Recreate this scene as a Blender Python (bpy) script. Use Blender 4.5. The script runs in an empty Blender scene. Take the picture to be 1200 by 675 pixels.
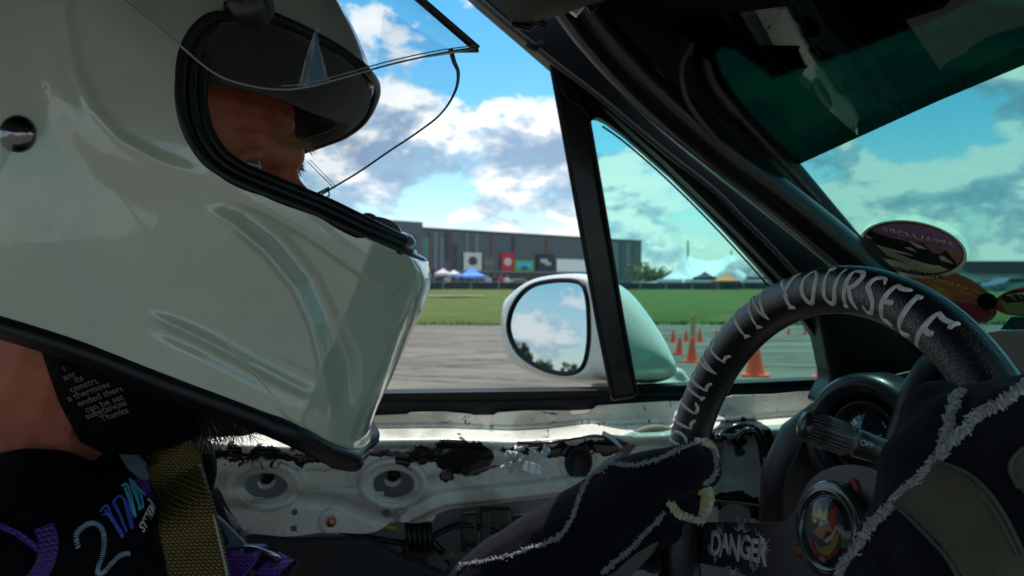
import bpy, bmesh, math, random
import numpy as np
from mathutils import Vector, Matrix, noise as mnoise
from mathutils.bvhtree import BVHTree
from mathutils.geometry import tessellate_polygon
random.seed(7); rng = np.random.default_rng(7)
S = bpy.context.scene; COL = S.collection
# ------------------------------------------------------------------ camera
F = 950.0; HZ = 330.0; CZ = 1.1
cd = bpy.data.cameras.new('camera'); cam = bpy.data.objects.new('camera', cd); COL.objects.link(cam); S.camera = cam
cam.location = (0, 0, CZ); cam.rotation_euler = (math.pi/2, 0, 0)
cd.sensor_width = 36; cd.lens = F/1200*36; cd.shift_y = -(337.5-HZ)/1200
cd.clip_start = 0.02; cd.clip_end = 4000
cd.dof.use_dof = True; cd.dof.focus_distance = 0.52; cd.dof.aperture_fstop = 14
# ------------------------------------------------------------------ world, sun, exposure
SUN = Vector((0.10, 0.27, 0.95)).normalized()
elev = math.asin(SUN.z); azim = math.atan2(SUN.x, SUN.y)
W = bpy.data.worlds.new('World'); S.world = W; W.use_nodes = True
nt = W.node_tree; nt.nodes.clear()
def N(t, ty, **k):
    n = t.nodes.new(ty)
    for a, v in k.items(): setattr(n, a, v)
    return n
def mth(t, op, a, b=None, c=None):
    n = t.nodes.new('ShaderNodeMath'); n.operation = op
    for i, v in enumerate((a, b, c)):
        if v is None: continue
        if hasattr(v, 'is_output'): t.links.new(v, n.inputs[i])
        else: n.inputs[i].default_value = v
    return n.outputs[0]
def mix(t, fac, a, b, blend='MIX'):
    n = t.nodes.new('ShaderNodeMix'); n.data_type = 'RGBA'; n.blend_type = blend
    for s, v in ((n.inputs[0], fac), (n.inputs[6], a), (n.inputs[7], b)):
        if hasattr(v, 'is_output'): t.links.new(v, s)
        else: s.default_value = v if isinstance(v, (int, float)) else (*v, 1)[:4]
    return n.outputs[2]
def ramp(t, fac, pts):
    n = t.nodes.new('ShaderNodeValToRGB'); e = n.color_ramp.elements
    while len(e) < len(pts): e.new(.5)
    for i, (p, c) in enumerate(pts):
        e[i].position = p; e[i].color = (c, c, c, 1) if isinstance(c, (int, float)) else (*c, 1)
    t.links.new(fac, n.inputs[0]); return n.outputs[0]
sky = N(nt, 'ShaderNodeTexSky', sky_type='NISHITA'); sky.sun_disc = False
sky.sun_elevation = elev; sky.sun_rotation = azim; sky.air_density = 1.0; sky.dust_density = 0.6; sky.ozone_density = 2.0
hs = N(nt, 'ShaderNodeHueSaturation'); hs.inputs['Saturation'].default_value = 1.42; hs.inputs['Hue'].default_value = 0.478; hs.inputs['Value'].default_value = .80
nt.links.new(sky.outputs[0], hs.inputs['Color'])
tc = N(nt, 'ShaderNodeTexCoord'); sp = N(nt, 'ShaderNodeSeparateXYZ'); nt.links.new(tc.outputs['Generated'], sp.inputs[0])
cb = N(nt, 'ShaderNodeCombineXYZ')
nt.links.new(sp.outputs[0], cb.inputs[0]); nt.links.new(sp.outputs[1], cb.inputs[1])
nt.links.new(mth(nt, 'MULTIPLY', sp.outputs[2], 1.9), cb.inputs[2])
def nz(vec, sc, det, rough=.58, dist=0., t=nt):
    n = N(t, 'ShaderNodeTexNoise'); n.inputs['Scale'].default_value = sc; n.inputs['Detail'].default_value = det
    n.inputs['Roughness'].default_value = rough; n.inputs['Distortion'].default_value = dist
    t.links.new(vec, n.inputs['Vector']); return n.outputs['Fac']
dens = nz(cb.outputs[0], 5.6, 10, .60, .15)
fine = nz(cb.outputs[0], 17., 7, .62, .0)
dens = mth(nt, 'ADD', mth(nt, 'MULTIPLY', dens, .66), mth(nt, 'MULTIPLY', fine, .31))
def skydir(px, py): return Vector(((px-600)/F, 1, (HZ-py)/F)).normalized()
bumps = [(590,150,.065,.12),(655,190,.06,.10),(480,165,.06,.07),(615,20,.07,.08),(420,225,.09,.09),(615,235,.07,.07),(735,205,.05,.07),
         (700,150,.03,-.10),(578,85,.055,-.14),(470,95,.05,-.10),(640,105,.04,-.08),(1160,120,.06,.08),(1010,215,.06,.06),(1090,150,.06,-.05),
         (1150,190,.05,-.07),(530,205,.04,-.05),(540,15,.05,-.08),(1180,250,.08,.05),(760,260,.06,.02)]
for px, py, r, a in bumps:
    d = skydir(px, py); vm = N(nt, 'ShaderNodeVectorMath', operation='DISTANCE'); nt.links.new(tc.outputs['Generated'], vm.inputs[0]); vm.inputs[1].default_value = d
    q = mth(nt, 'MULTIPLY', vm.outputs['Value'], 1/r); q = mth(nt, 'MULTIPLY', q, q); q = mth(nt, 'EXPONENT', mth(nt, 'MULTIPLY', q, -1.))
    dens = mth(nt, 'ADD', dens, mth(nt, 'MULTIPLY', q, a))
cmask = ramp(nt, dens, [(.468, 0), (.508, .75), (.60, 1)])
# tops of clouds white, thick cores and undersides grey-blue
off = N(nt, 'ShaderNodeVectorMath', operation='ADD'); nt.links.new(cb.outputs[0], off.inputs[0]); off.inputs[1].default_value = (0.0, 0, .06)
d2 = nz(off.outputs[0], 5.6, 10, .60, .15)
shade = ramp(nt, mth(nt, 'SUBTRACT', nz(cb.outputs[0], 5.6, 10, .60, .15), d2), [(.38, (1.5, 2.2, 3.1)), (.49, (3.0, 3.5, 4.1)), (.56, (5.3, 5.3, 5.2))])
# ramp input wants 0..1: shift
for l in list(nt.links):
    pass
sh_in = shade.node.inputs[0].links[0].from_socket
nt.links.new(mth(nt, 'ADD', mth(nt, 'MULTIPLY', sh_in, 1.6), .5), shade.node.inputs[0])
hz = ramp(nt, sp.outputs[2], [(0.0, .55), (.16, 0.0)])
base = mix(nt, hz, hs.outputs[0], (3.2, 4.3, 4.7))
col = mix(nt, cmask, base, shade)
bg = N(nt, 'ShaderNodeBackground'); bg.inputs[1].default_value = 0.15
nt.links.new(col, bg.inputs[0]); wo = N(nt, 'ShaderNodeOutputWorld'); nt.links.new(bg.outputs[0], wo.inputs[0])
sl = bpy.data.lights.new('sun', 'SUN'); sl.energy = 3.0; sl.angle = math.radians(.5); sl.color = (1, .95, .87)
so = bpy.data.objects.new('sun', sl); COL.objects.link(so); so.rotation_euler = SUN.to_track_quat('Z', 'Y').to_euler()
S.view_settings.view_transform = 'Standard'; S.view_settings.look = 'None'; S.view_settings.exposure = 0.56; S.view_settings.gamma = 1
S.cycles.max_bounces = 8; S.cycles.transparent_max_bounces = 16
# ------------------------------------------------------------------ helpers
def P(px, py, Y): return Vector(((px-600)/F*Y, Y, CZ-(py-HZ)/F*Y))
def pix(p): return (600+F*p[0]/p[1], HZ-F*(p[2]-CZ)/p[1])
def on_plane(px, py, p0, n):
    d = Vector(((px-600)/F, 1, (HZ-py)/F)); o = Vector((0, 0, CZ)); t = (p0-o).dot(n)/d.dot(n); return o+d*t
def door(px, py, off=0.):
    k = (px-600)/F; return P(px, py, (0.932+off)/(1-.21*k))
MATS = {}
def mat(name, c, rough=.5, metal=0., coat=0., bump=0., bs=200., vary=0., vs=20., spec=.5, sheen=0., fn=None, dist=None, stretch=None, c2=None):
    if name in MATS: return MATS[name]
    m = bpy.data.materials.new(name); m.use_nodes = True; t = m.node_tree; b = t.nodes['Principled BSDF']
    b.inputs['Base Color'].default_value = (*c, 1); b.inputs['Roughness'].default_value = rough; b.inputs['Metallic'].default_value = metal
    b.inputs['Coat Weight'].default_value = coat; b.inputs['Coat Roughness'].default_value = .06; b.inputs['Specular IOR Level'].default_value = spec
    b.inputs['Sheen Weight'].default_value = sheen
    co = N(t, 'ShaderNodeTexCoord').outputs['Object']
    if stretch:
        mp = N(t, 'ShaderNodeMapping'); mp.inputs['Scale'].default_value = stretch; t.links.new(co, mp.inputs[0]); co = mp.outputs[0]
    if vary:
        n = nz(co, vs, 5, .6, t=t); f = ramp(t, n, [(.3, 0), (.7, 1)])
        cc = c2 if c2 else tuple(x*(1-vary) for x in c)
        t.links.new(mix(t, f, c, cc), b.inputs['Base Color'])
    if bump:
        n = nz(co, bs, 4, .6, t=t); bp = N(t, 'ShaderNodeBump'); bp.inputs['Strength'].default_value = min(1, bump); bp.inputs['Distance'].default_value = dist or .001
        t.links.new(n, bp.inputs['Height']); t.links.new(bp.outputs[0], b.inputs['Normal'])
    if fn: fn(t, b, co)
    MATS[name] = m; return m
def clear(name, tint, gloss=.9, rough=.01, refl=1.):
    if name in MATS: return MATS[name]
    m = bpy.data.materials.new(name); m.use_nodes = True; t = m.node_tree; t.nodes.clear()
    tr = N(t, 'ShaderNodeBsdfTransparent'); tr.inputs[0].default_value = (*tint, 1); gl = N(t, 'ShaderNodeBsdfGlossy'); gl.inputs[1].default_value = rough
    fr = N(t, 'ShaderNodeFresnel'); fr.inputs[0].default_value = 1.45; mx = N(t, 'ShaderNodeMixShader'); o = N(t, 'ShaderNodeOutputMaterial')
    t.links.new(mth(t, 'MULTIPLY', fr.outputs[0], refl), mx.inputs[0]); t.links.new(tr.outputs[0], mx.inputs[1]); t.links.new(gl.outputs[0], mx.inputs[2]); t.links.new(mx.outputs[0], o.inputs[0])
    MATS[name] = m; return m
def translucent(m, f=.5):
    t = m.node_tree; b = t.nodes['Principled BSDF']; o = [n for n in t.nodes if n.type == 'OUTPUT_MATERIAL'][0]; tl = N(t, 'ShaderNodeBsdfTranslucent'); tl.inputs[0].default_value = b.inputs['Base Color'].default_value; mx = N(t, 'ShaderNodeMixShader'); mx.inputs[0].default_value = f
    t.links.new(b.outputs[0], mx.inputs[1]); t.links.new(tl.outputs[0], mx.inputs[2]); t.links.new(mx.outputs[0], o.inputs[0]); return m
def tag(o, label=None, cat=None, group=None, kind=None):
    for k, v in (('label', label), ('category', cat), ('group', group), ('kind', kind)):
        if v: o[k] = v
    return o
def empty(name, loc, label=None, cat=None, group=None):
    o = bpy.data.objects.new(name, None); COL.objects.link(o); o.location = loc; o.empty_display_size = .05; return tag(o, label, cat, group)
def link(name, me, m, parent=None, smooth=False):
    o = bpy.data.objects.new(name, me); COL.objects.link(o)
    if m is not None:
        for q in (m if isinstance(m, (list, tuple)) else [m]): me.materials.append(q)
    if smooth: me.polygons.foreach_set('use_smooth', [True]*len(me.polygons))
    if parent is not None:
        bpy_par(o, parent)
    return o
def bpy_par(o, parent):
    # parents are only translated, never rotated, when this is used
    off = Vector(parent.location); p = parent.parent
    while p is not None: off = off+Vector(p.location); p = p.parent
    o.parent = parent; o.location = Vector(o.location)-off if o.get('_w') else -off
class MB:
    def __init__(s): s.v = []; s.f = []; s.mi = []
    def add(s, v, f, mi=0):
        b = len(s.v); s.v += [tuple(x) for x in v]; s.f += [tuple(i+b for i in q) for q in f]; s.mi += [mi]*len(f); return s
    def box(s, a, b, mi=0):
        (x0, y0, z0), (x1, y1, z1) = a, b
        v = [(x0,y0,z0),(x1,y0,z0),(x1,y1,z0),(x0,y1,z0),(x0,y0,z1),(x1,y0,z1),(x1,y1,z1),(x0,y1,z1)]
        return s.add(v, [(0,3,2,1),(4,5,6,7),(0,1,5,4),(1,2,6,5),(2,3,7,6),(3,0,4,7)], mi)
    def tube(s, pts, r, n=8, mi=0, cap=True, flat=None):
        pts = [Vector(p) for p in pts]; rs = r if isinstance(r, (list, tuple)) else [r]*len(pts); v = []; prev = None
        for i, p in enumerate(pts):
            t = (pts[min(i+1, len(pts)-1)]-pts[max(i-1, 0)])
            if t.length < 1e-9: t = Vector((0, 0, 1))
            t.normalize()
            if prev is None: a = t.orthogonal().normalized() if flat is None else (flat-t*flat.dot(t)).normalized()
            else: a = (prev-t*prev.dot(t)).normalized()
            prev = a; b = t.cross(a)
            for k in range(n):
                w = 2*math.pi*k/n; v.append(p+(a*math.cos(w)+b*math.sin(w))*rs[i])
        f = [(i*n+k, i*n+(k+1) % n, (i+1)*n+(k+1) % n, (i+1)*n+k) for i in range(len(pts)-1) for k in range(n)]
        if cap: f += [tuple(range(n-1, -1, -1)), tuple((len(pts)-1)*n+k for k in range(n))]
        return s.add(v, f, mi)
    def ribbon(s, pts, w, th, nrm, mi=0):
        # flat strap: centre points, width, thickness, per-point face normal
        v = []; pts = [Vector(p) for p in pts]
        for i, p in enumerate(pts):
            t = (pts[min(i+1, len(pts)-1)]-pts[max(i-1, 0)]).normalized(); n = Vector(nrm[i] if isinstance(nrm, list) else nrm).normalized()
            n = (n-t*n.dot(t)).normalized(); a = t.cross(n).normalized(); ww = w[i] if isinstance(w, list) else w
            for u, q in ((-.5, -.35), (-.46, .5), (.46, .5), (.5, -.35)): v.append(p+a*ww*u+n*th*q)
        f = [(i*4+k, i*4+(k+1) % 4, (i+1)*4+(k+1) % 4, (i+1)*4+k) for i in range(len(pts)-1) for k in range(4)]
        f += [(3, 2, 1, 0), tuple((len(pts)-1)*4+k for k in range(4))]
        return s.add(v, f, mi)
    def prism(s, poly, ex, mi=0):
        n = len(poly); poly = [Vector(p) for p in poly]; ex = Vector(ex); v = poly+[p+ex for p in poly]
        tri = tessellate_polygon([poly]); f = [tuple(t) for t in tri]+[tuple(i+n for i in reversed(t)) for t in tri]
        f += [(i, (i+1) % n, (i+1) % n+n, i+n) for i in range(n)]
        return s.add(v, f, mi)
    def lathe(s, c, ax, prof, n=32, mi=0):
        ax = Vector(ax).normalized(); a = ax.orthogonal().normalized(); b = ax.cross(a); c = Vector(c); v = []
        for r, h in prof:
            for k in range(n):
                w = 2*math.pi*k/n; v.append(c+ax*h+(a*math.cos(w)+b*math.sin(w))*r)
        f = [(i*n+k, i*n+(k+1) % n, (i+1)*n+(k+1) % n, (i+1)*n+k) for i in range(len(prof)-1) for k in range(n)]
        return s.add(v, f, mi)
    def build(s, name, m, parent=None, smooth=False, bevel=0, seg=2, fixn=True, auto=None):
        me = bpy.data.meshes.new(name); me.from_pydata(s.v, [], s.f); me.update()
        if fixn:
            bm = bmesh.new(); bm.from_mesh(me); bmesh.ops.recalc_face_normals(bm, faces=bm.faces); bm.to_mesh(me); bm.free()
        if any(s.mi): me.polygons.foreach_set('material_index', s.mi)
        o = link(name, me, m, parent, smooth)
        if bevel:
            md = o.modifiers.new('bevel', 'BEVEL'); md.width = bevel; md.segments = seg; md.limit_method = 'ANGLE'; md.angle_limit = .6
            if smooth:
                md.harden_normals = True
        return o
def grid_mesh(name, V, m, parent=None, smooth=True, mask=None, closed_u=False, flip=False):
    """V: (nu,nv,3) array"""
    nu, nv = V.shape[:2]; idx = np.arange(nu*nv).reshape(nu, nv)
    if closed_u: idx = np.vstack([idx, idx[:1]])
    q = np.stack([idx[:-1, :-1], idx[1:, :-1], idx[1:, 1:], idx[:-1, 1:]], -1)
    if flip: q = q[..., ::-1]
    q = q[mask] if mask is not None else q.reshape(-1, 4)
    q = q.reshape(-1, 4)
    used, inv = np.unique(q, return_inverse=True); q = inv.reshape(-1, 4)
    v = V.reshape(-1, 3)[used]
    return np_mesh(name, v, q, m, parent, smooth), used
def np_mesh(name, v, q, m, parent=None, smooth=True):
    me = bpy.data.meshes.new(name); k = q.shape[1]
    me.vertices.add(len(v)); me.vertices.foreach_set('co', np.asarray(v, np.float32).ravel())
    me.loops.add(q.size); me.loops.foreach_set('vertex_index', q.astype(np.int32).ravel())
    me.polygons.add(len(q)); me.polygons.foreach_set('loop_start', np.arange(0, q.size, k, dtype=np.int32)); me.polygons.foreach_set('loop_total', np.full(len(q), k, np.int32))
    me.update(calc_edges=True); me.validate()
    return link(name, me, m, parent, smooth)
def catmull(pts, n, closed=False):
    pts = [Vector(p) for p in pts]; out = []; L = len(pts); segs = L if closed else L-1
    for i in range(segs):
        g = (lambda j: pts[j % L]) if closed else (lambda j: pts[max(0, min(L-1, j))])
        a, b, c, d = g(i-1), g(i), g(i+1), g(i+2)
        for k in range(n):
            t = k/n; out.append(.5*((2*b)+(c-a)*t+(2*a-5*b+4*c-d)*t*t+(3*b-a-3*c+d)*t**3))
    if not closed: out.append(pts[-1])
    return out
def baked(o):
    dg = bpy.context.evaluated_depsgraph_get(); dg.update(); me = bpy.data.meshes.new_from_object(o.evaluated_get(dg)); o.modifiers.clear(); old = o.data; o.data = me; bpy.data.meshes.remove(old); return o
def blob(name, chains, m, parent=None, voxel=.003, smooth=6, post=None):
    """union of tapered round chains (points, radii) remeshed to ONE continuous skin"""
    mb = MB()
    for ch in chains:
        pts = [Vector(c[0]) for c in ch]; rs = [c[1] for c in ch]
        fine_p = []; fine_r = []
        for i in range(len(pts)-1):
            L = (pts[i+1]-pts[i]).length; k = max(1, int(L/(.5*min(rs[i], rs[i+1]))))
            for j in range(k): t = j/k; fine_p.append(pts[i].lerp(pts[i+1], t)); fine_r.append(rs[i]*(1-t)+rs[i+1]*t)
        fine_p.append(pts[-1]); fine_r.append(rs[-1])
        if len(fine_p) > 1: mb.tube(fine_p, fine_r, 16)
        for p, r in ((fine_p[i], fine_r[i]) for i in range(0, len(fine_p), 1)):
            prof = [(max(1e-5, r*math.sin(a)), -r*math.cos(a)) for a in np.linspace(0.02, math.pi-.02, 10)]
            if p is fine_p[0] or p is fine_p[-1] or len(fine_p) < 40: mb.lathe(p, (0, 0, 1), prof, 16)
    o = mb.build(name, m, None, fixn=False)
    md = o.modifiers.new('r', 'REMESH'); md.mode = 'VOXEL'; md.voxel_size = voxel; md.adaptivity = 0
    sm = o.modifiers.new('s', 'SMOOTH'); sm.iterations = smooth; sm.factor = .6
    baked(o)
    if post:
        me = o.data; n = len(me.vertices); v = np.empty(n*3, np.float32); me.vertices.foreach_get('co', v); v = v.reshape(-1, 3).astype(float)
        nr = np.empty(n*3, np.float32); me.vertices.foreach_get('normal', nr); v = post(v, nr.reshape(-1, 3).astype(float)); me.vertices.foreach_set('co', v.astype(np.float32).ravel()); me.update()
    o.data.polygons.foreach_set('use_smooth', [True]*len(o.data.polygons))
    if not o.data.materials: o.data.materials.append(m)
    if parent is not None: bpy_par(o, parent)
    return o
def bvh_of(o):
    me = o.data; off = Vector(o.location); p = o.parent
    while p is not None: off = off+Vector(p.location); p = p.parent
    return BVHTree.FromPolygons([v.co+off for v in me.vertices], [tuple(q.vertices) for q in me.polygons])
def drape(bv, px, py, lift=.0008, default=.5):
    d = Vector(((px-600)/F, 1, (HZ-py)/F)).normalized(); h = bv.ray_cast(Vector((0, 0, CZ)), d)
    if h[0] is None: return P(px, py, default), -d
    n = h[1]
    if n.dot(d) > 0: n = -n
    return h[0]+n*lift, n
def fray(mb, pts, r, n, L=.006, th=.0006):
    """a raw cut edge: short curled fibres along a path"""
    pts = [Vector(p) for p in pts]; m = len(pts)-1
    for i in range(n):
        t = random.random()*m; k = int(t); p = pts[k].lerp(pts[k+1], t-k)
        q = p+Vector([random.gauss(0, r*.55) for _ in range(3)]); d = Vector([random.gauss(0, 1) for _ in range(3)]).normalized()
        c = Vector([random.gauss(0, 1) for _ in range(3)]).normalized(); l = L*random.uniform(.35, 1.0)
        mb.tube([q-d*l*.5, q+c*l*.2, q+d*l*.5], [th*random.uniform(.8, 1.5), th*1.5, th*.6], 3)
def vnoise(x, y, seed=0):
    xi = np.floor(x).astype(int); yi = np.floor(y).astype(int); xf = x-xi; yf = y-yi
    h = lambda a, b: ((np.sin(a*127.1+b*311.7+seed*74.7)*43758.5453) % 1)
    u = xf*xf*(3-2*xf); v = yf*yf*(3-2*yf)
    return (h(xi, yi)*(1-u)+h(xi+1, yi)*u)*(1-v)+(h(xi, yi+1)*(1-u)+h(xi+1, yi+1)*u)*v
def fbm(x, y, o=5, seed=0):
    s = 0; a = .5
    for k in range(o): s = s+a*vnoise(x*2**k, y*2**k, seed+k); a *= .5
    return s
def sstep(a, b, x): t = np.clip((x-a)/(b-a), 0, 1); return t*t*(3-2*t)
def poly_dist(X, Y, pts):
    """distance, signed side and arc parameter 0..1 to a 2D polyline"""
    best = np.full(X.shape, 1e9); sd = np.zeros(X.shape); par = np.zeros(X.shape); n = len(pts)-1
    for i in range(n):
        ax, ay = pts[i]; bx, by = pts[i+1]; dx, dy = bx-ax, by-ay; L2 = dx*dx+dy*dy
        t = np.clip(((X-ax)*dx+(Y-ay)*dy)/L2, 0, 1); qx = X-ax-t*dx; qy = Y-ay-t*dy; d = np.hypot(qx, qy); s = np.sign(dx*qy-dy*qx)
        m = d < best; best = np.where(m, d, best); sd = np.where(m, s, sd); par = np.where(m, (i+t)/n, par)
    return best, sd, par
def inpoly(X, Y, pts):
    c = np.zeros(X.shape, bool); n = len(pts)
    for i in range(n):
        (x0, y0), (x1, y1) = pts[i], pts[(i+1) % n]
        if y0 == y1: continue
        m = ((y0 > Y) != (y1 > Y)) & (X < (x1-x0)*(Y-y0)/(y1-y0)+x0); c ^= m
    return c
def text_obj(name, s, m, parent, origin, ax, ay, size, extrude=.0002, bold=0., mirror=False, shear=0., space=1., align='CENTER', lift=0., warp=None):
    cu = bpy.data.curves.new(name, 'FONT'); cu.body = s; cu.size = 1; cu.extrude = 0; cu.offset = bold; cu.shear = shear; cu.space_character = space; cu.align_x = align; cu.align_y = 'CENTER'; cu.resolution_u = 3
    o = bpy.data.objects.new(name, cu); COL.objects.link(o); dg = bpy.context.evaluated_depsgraph_get(); dg.update()
    me = bpy.data.meshes.new_from_object(o.evaluated_get(dg)); bpy.data.objects.remove(o)
    ax = Vector(ax).normalized(); ay = Vector(ay); ay = (ay-ax*ay.dot(ax)).normalized(); n = ax.cross(ay)
    if mirror: ax = -ax
    for v in me.vertices:
        x, y = v.co.x, v.co.y
        if warp: x, y = warp(x, y)
        v.co = Vector(origin)+ax*x*size+ay*y*size+n*lift
    me.materials.clear(); me.update()
    o = link(name, me, m, parent)
    sd = o.modifiers.new('t', 'SOLIDIFY'); sd.thickness = extrude; sd.offset = 0
    return o
# ------------------------------------------------------------------ materials
M_shellpaint = None
def helmet_fn(t, b, co):
    # old white gel coat: faint yellowing, scuffs, stone chips and handling marks
    n1 = ramp(t, nz(co, 9, 4, t=t), [(.35, 0), (.7, 1)])
    c = mix(t, n1, (.45, .50, .41), (.39, .435, .36))
    mp = N(t, 'ShaderNodeMapping'); mp.inputs['Scale'].default_value = (30, 30, 220); mp.inputs['Rotation'].default_value = (0, .6, 0); t.links.new(co, mp.inputs[0])
    sc = ramp(t, nz(mp.outputs[0], 3, 3, .7, t=t), [(.66, 0), (.70, .35)])
    c = mix(t, sc, c, (.42, .43, .38))
    vo = N(t, 'ShaderNodeTexVoronoi'); vo.inputs['Scale'].default_value = 26; t.links.new(co, vo.inputs['Vector'])
    wn = N(t, 'ShaderNodeSeparateColor'); t.links.new(vo.outputs['Color'], wn.inputs[0])
    chip = mth(t, 'MULTIPLY', mth(t, 'LESS_THAN', vo.outputs['Distance'], .028), mth(t, 'GREATER_THAN', wn.outputs[0], .62))
    c = mix(t, mth(t, 'MULTIPLY', chip, .85), c, (.05, .045, .035))
    t.links.new(c, b.inputs['Base Color'])
    r = ramp(t, nz(co, 30, 5, t=t), [(.3, .13), (.75, .30)]); t.links.new(r, b.inputs['Roughness']); b.inputs['Coat Roughness'].default_value = .025; b.inputs['Coat IOR'].default_value = 1.6
m_helmet = mat('helmet_paint', (.6, .65, .58), .2, coat=.65, spec=.45, fn=helmet_fn)
m_rubber = mat('black_rubber', (.005, .006, .008), .40, spec=.3, bump=.15, bs=900, dist=.0003)
m_felt = mat('charcoal_lining', (.018, .017, .018), .95, bump=1., bs=900, vary=.6, vs=300, dist=.0015, sheen=.25)
m_skin = mat('skin', (.46, .135, .070), .48, spec=.35, bump=.7, bs=500, vary=.35, vs=60, c2=(.33, .080, .042), dist=.0010)
m_chrome = mat('polished_metal', (.6, .6, .62), .16, metal=1.)
m_steel = mat('dull_steel', (.32, .32, .33), .38, metal=.9, bump=.1, bs=300)
m_black = mat('black_paint', (.005, .005, .006), .36, spec=.3, coat=.12, bump=.12, bs=90, dist=.001)
m_plastic = mat('black_plastic', (.018, .018, .022), .38, bump=.5, bs=1300, dist=.0003)
m_clear = clear('clear_shield', (.88, .90, .92), refl=1.3)
m_edge = mat('shield_edge', (.05, .05, .055), .2, coat=.5)
# ------------------------------------------------------------------ the helmet
XM = .58; HC = (-.2625, 1.21)
def W2(px, py, Y): p = P(px, py, Y); return (p.x, p.z)
helmet = empty('racing_helmet', (-.25, XM, 1.0), 'glossy white full-face racing helmet with chips, its clear shield raised', 'helmet')
# outline: (x, z), edge ratio e, profile kind 0 dome .. 1 chin
OUT = [(W2(495,322,.58), 1, 1), (W2(492,342,.58), 1, 1), (W2(473,386,.58), 1, 1), (W2(445,449,.58), 1, 1), (W2(424,499,.58), 1, 1), (W2(414,530,.575), 1, .9),
       (W2(408,532,.56), .98, .6), 
       ((-.385, 1.12), .35, 0), ((-.415, 1.20), .0, 0), ((-.41, 1.28), .0, 0), ((-.36, 1.355), 0, 0), ((-.28, 1.385), 0, 0), ((-.19, 1.365), 0, 0), ((-.135, 1.315), 0, 0),
       (W2(424,55,.58), .0, 0), (W2(437,100,.58), .02, 0), (W2(452,150,.58), .2, .2), (W2(466,215,.58), .6, .6), (W2(484,285,.58), .9, 1)]
def solve_edge():
    global OUT
    tgt = [(411,532),(388,522),(345,503),(300,483),(200,445),(100,405),(0,373),(-70,352)]
    Ys = [.53,.51,.48,.47,.46,.456,.456,.456]; e_ = [.98,.96,.95,.95,.97,.97,.97,.95]
    for it in range(4):
        new = [(W2(tgt[i][0], tgt[i][1], Ys[i]), e_[i], 0) for i in range(len(tgt))]
        OUT = OUT[:5]+new+OUT[-12:]
        X, Z, w, T, TH, e, k = helmet_surface(1440, 3)
        for i, ((x, z), _, _) in enumerate(new):
            j = np.argmin(np.hypot(X[:, -1]-x, Z[:, -1]-z)); Ys[i] = float(XM-w[j, -1])
def helmet_surface(nth, nt, far=False, scale=1., wscale=1.):
    th = []; rr = []; ee = []; kk = []
    pts = OUT; 
    A = [math.atan2(z-HC[1], x-HC[0]) for (x, z), e, k in pts]; R_ = [math.hypot(x-HC[0], z-HC[1]) for (x, z), e, k in pts]
    A = np.array(A); order = np.argsort(A); A = A[order]; R_ = np.array(R_)[order]; E_ = np.array([p[1] for p in pts])[order]; K_ = np.array([p[2] for p in pts])[order]
    A3 = np.concatenate([A-2*math.pi, A, A+2*math.pi]); 
    def pchip(x, y, q):
        h = np.diff(x); d = np.diff(y)/h; m = np.zeros_like(y); m[1:-1] = np.where(d[:-1]*d[1:] > 0, 2*d[:-1]*d[1:]/(d[:-1]+d[1:]+1e-12), 0)
        i = np.clip(np.searchsorted(x, q)-1, 0, len(x)-2); t = (q-x[i])/h[i]
        return (1+2*t)*(1-t)**2*y[i]+t*(1-t)**2*h[i]*m[i]+t*t*(3-2*t)*y[i+1]+t*t*(t-1)*h[i]*m[i+1]
    th = np.linspace(-math.pi, math.pi, nth, endpoint=False)
    r = pchip(A3, np.tile(R_, 3), th)*scale; e = np.interp(th, A3, np.tile(E_, 3)); k = np.interp(th, A3, np.tile(K_, 3))
    t = np.linspace(0.0, 1, nt)**.75; t[0] = 1e-3
    T, TH = np.meshgrid(t, th); Rr = r[:, None]*T
    X = HC[0]+Rr*np.cos(TH); Z = HC[1]+Rr*np.sin(TH)
    g0 = np.sqrt(np.clip(1-T**2.5, 0, 1)); e2 = e[:, None]; g0 = e2+(1-e2)*g0
    (ax, az), (bx, bz) = W2(499,322,.58), W2(414,530,.575); L = math.hypot(bx-ax, bz-az)
    sdist = ((X-ax)*(bz-az)-(Z-az)*(bx-ax))/L; sdist = -sdist if sdist[0, 0] > 0 and False else sdist
    if (HC[0]-ax)*(bz-az)-(HC[1]-az)*(bx-ax) < 0: sdist = -sdist
    g1 = np.interp(sdist, [-.02, 0, .008, .024, .027, .05, .09, .14, .22], [.32, .34, .46, .70, .745, .80, .89, .975, 1.05])
    tt = ((X-ax)*(bx-ax)+(Z-az)*(bz-az))/L/L; g1 = g1*(1-.0*sstep(.72, 1.02, tt)*np.exp(-np.clip(sdist, 0, 1)/.018))
    hh = np.clip(.5+.5*(g1-g0)/.06, 0, 1); g = g1*(1-hh)+g0*hh-.06*hh*(1-hh)
    w = .124*g*wscale
    return X, Z, w, T, TH, e, k
solve_edge()
RIDGES = []
def ridge(pxs, dep, fn): RIDGES.append(([W2(x, y, d) for (x, y), d in zip(pxs, dep)], fn))
def fade(par, a=.12, b=.12): return sstep(0, a, par)*(1-sstep(1-b, 1, par))
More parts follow.
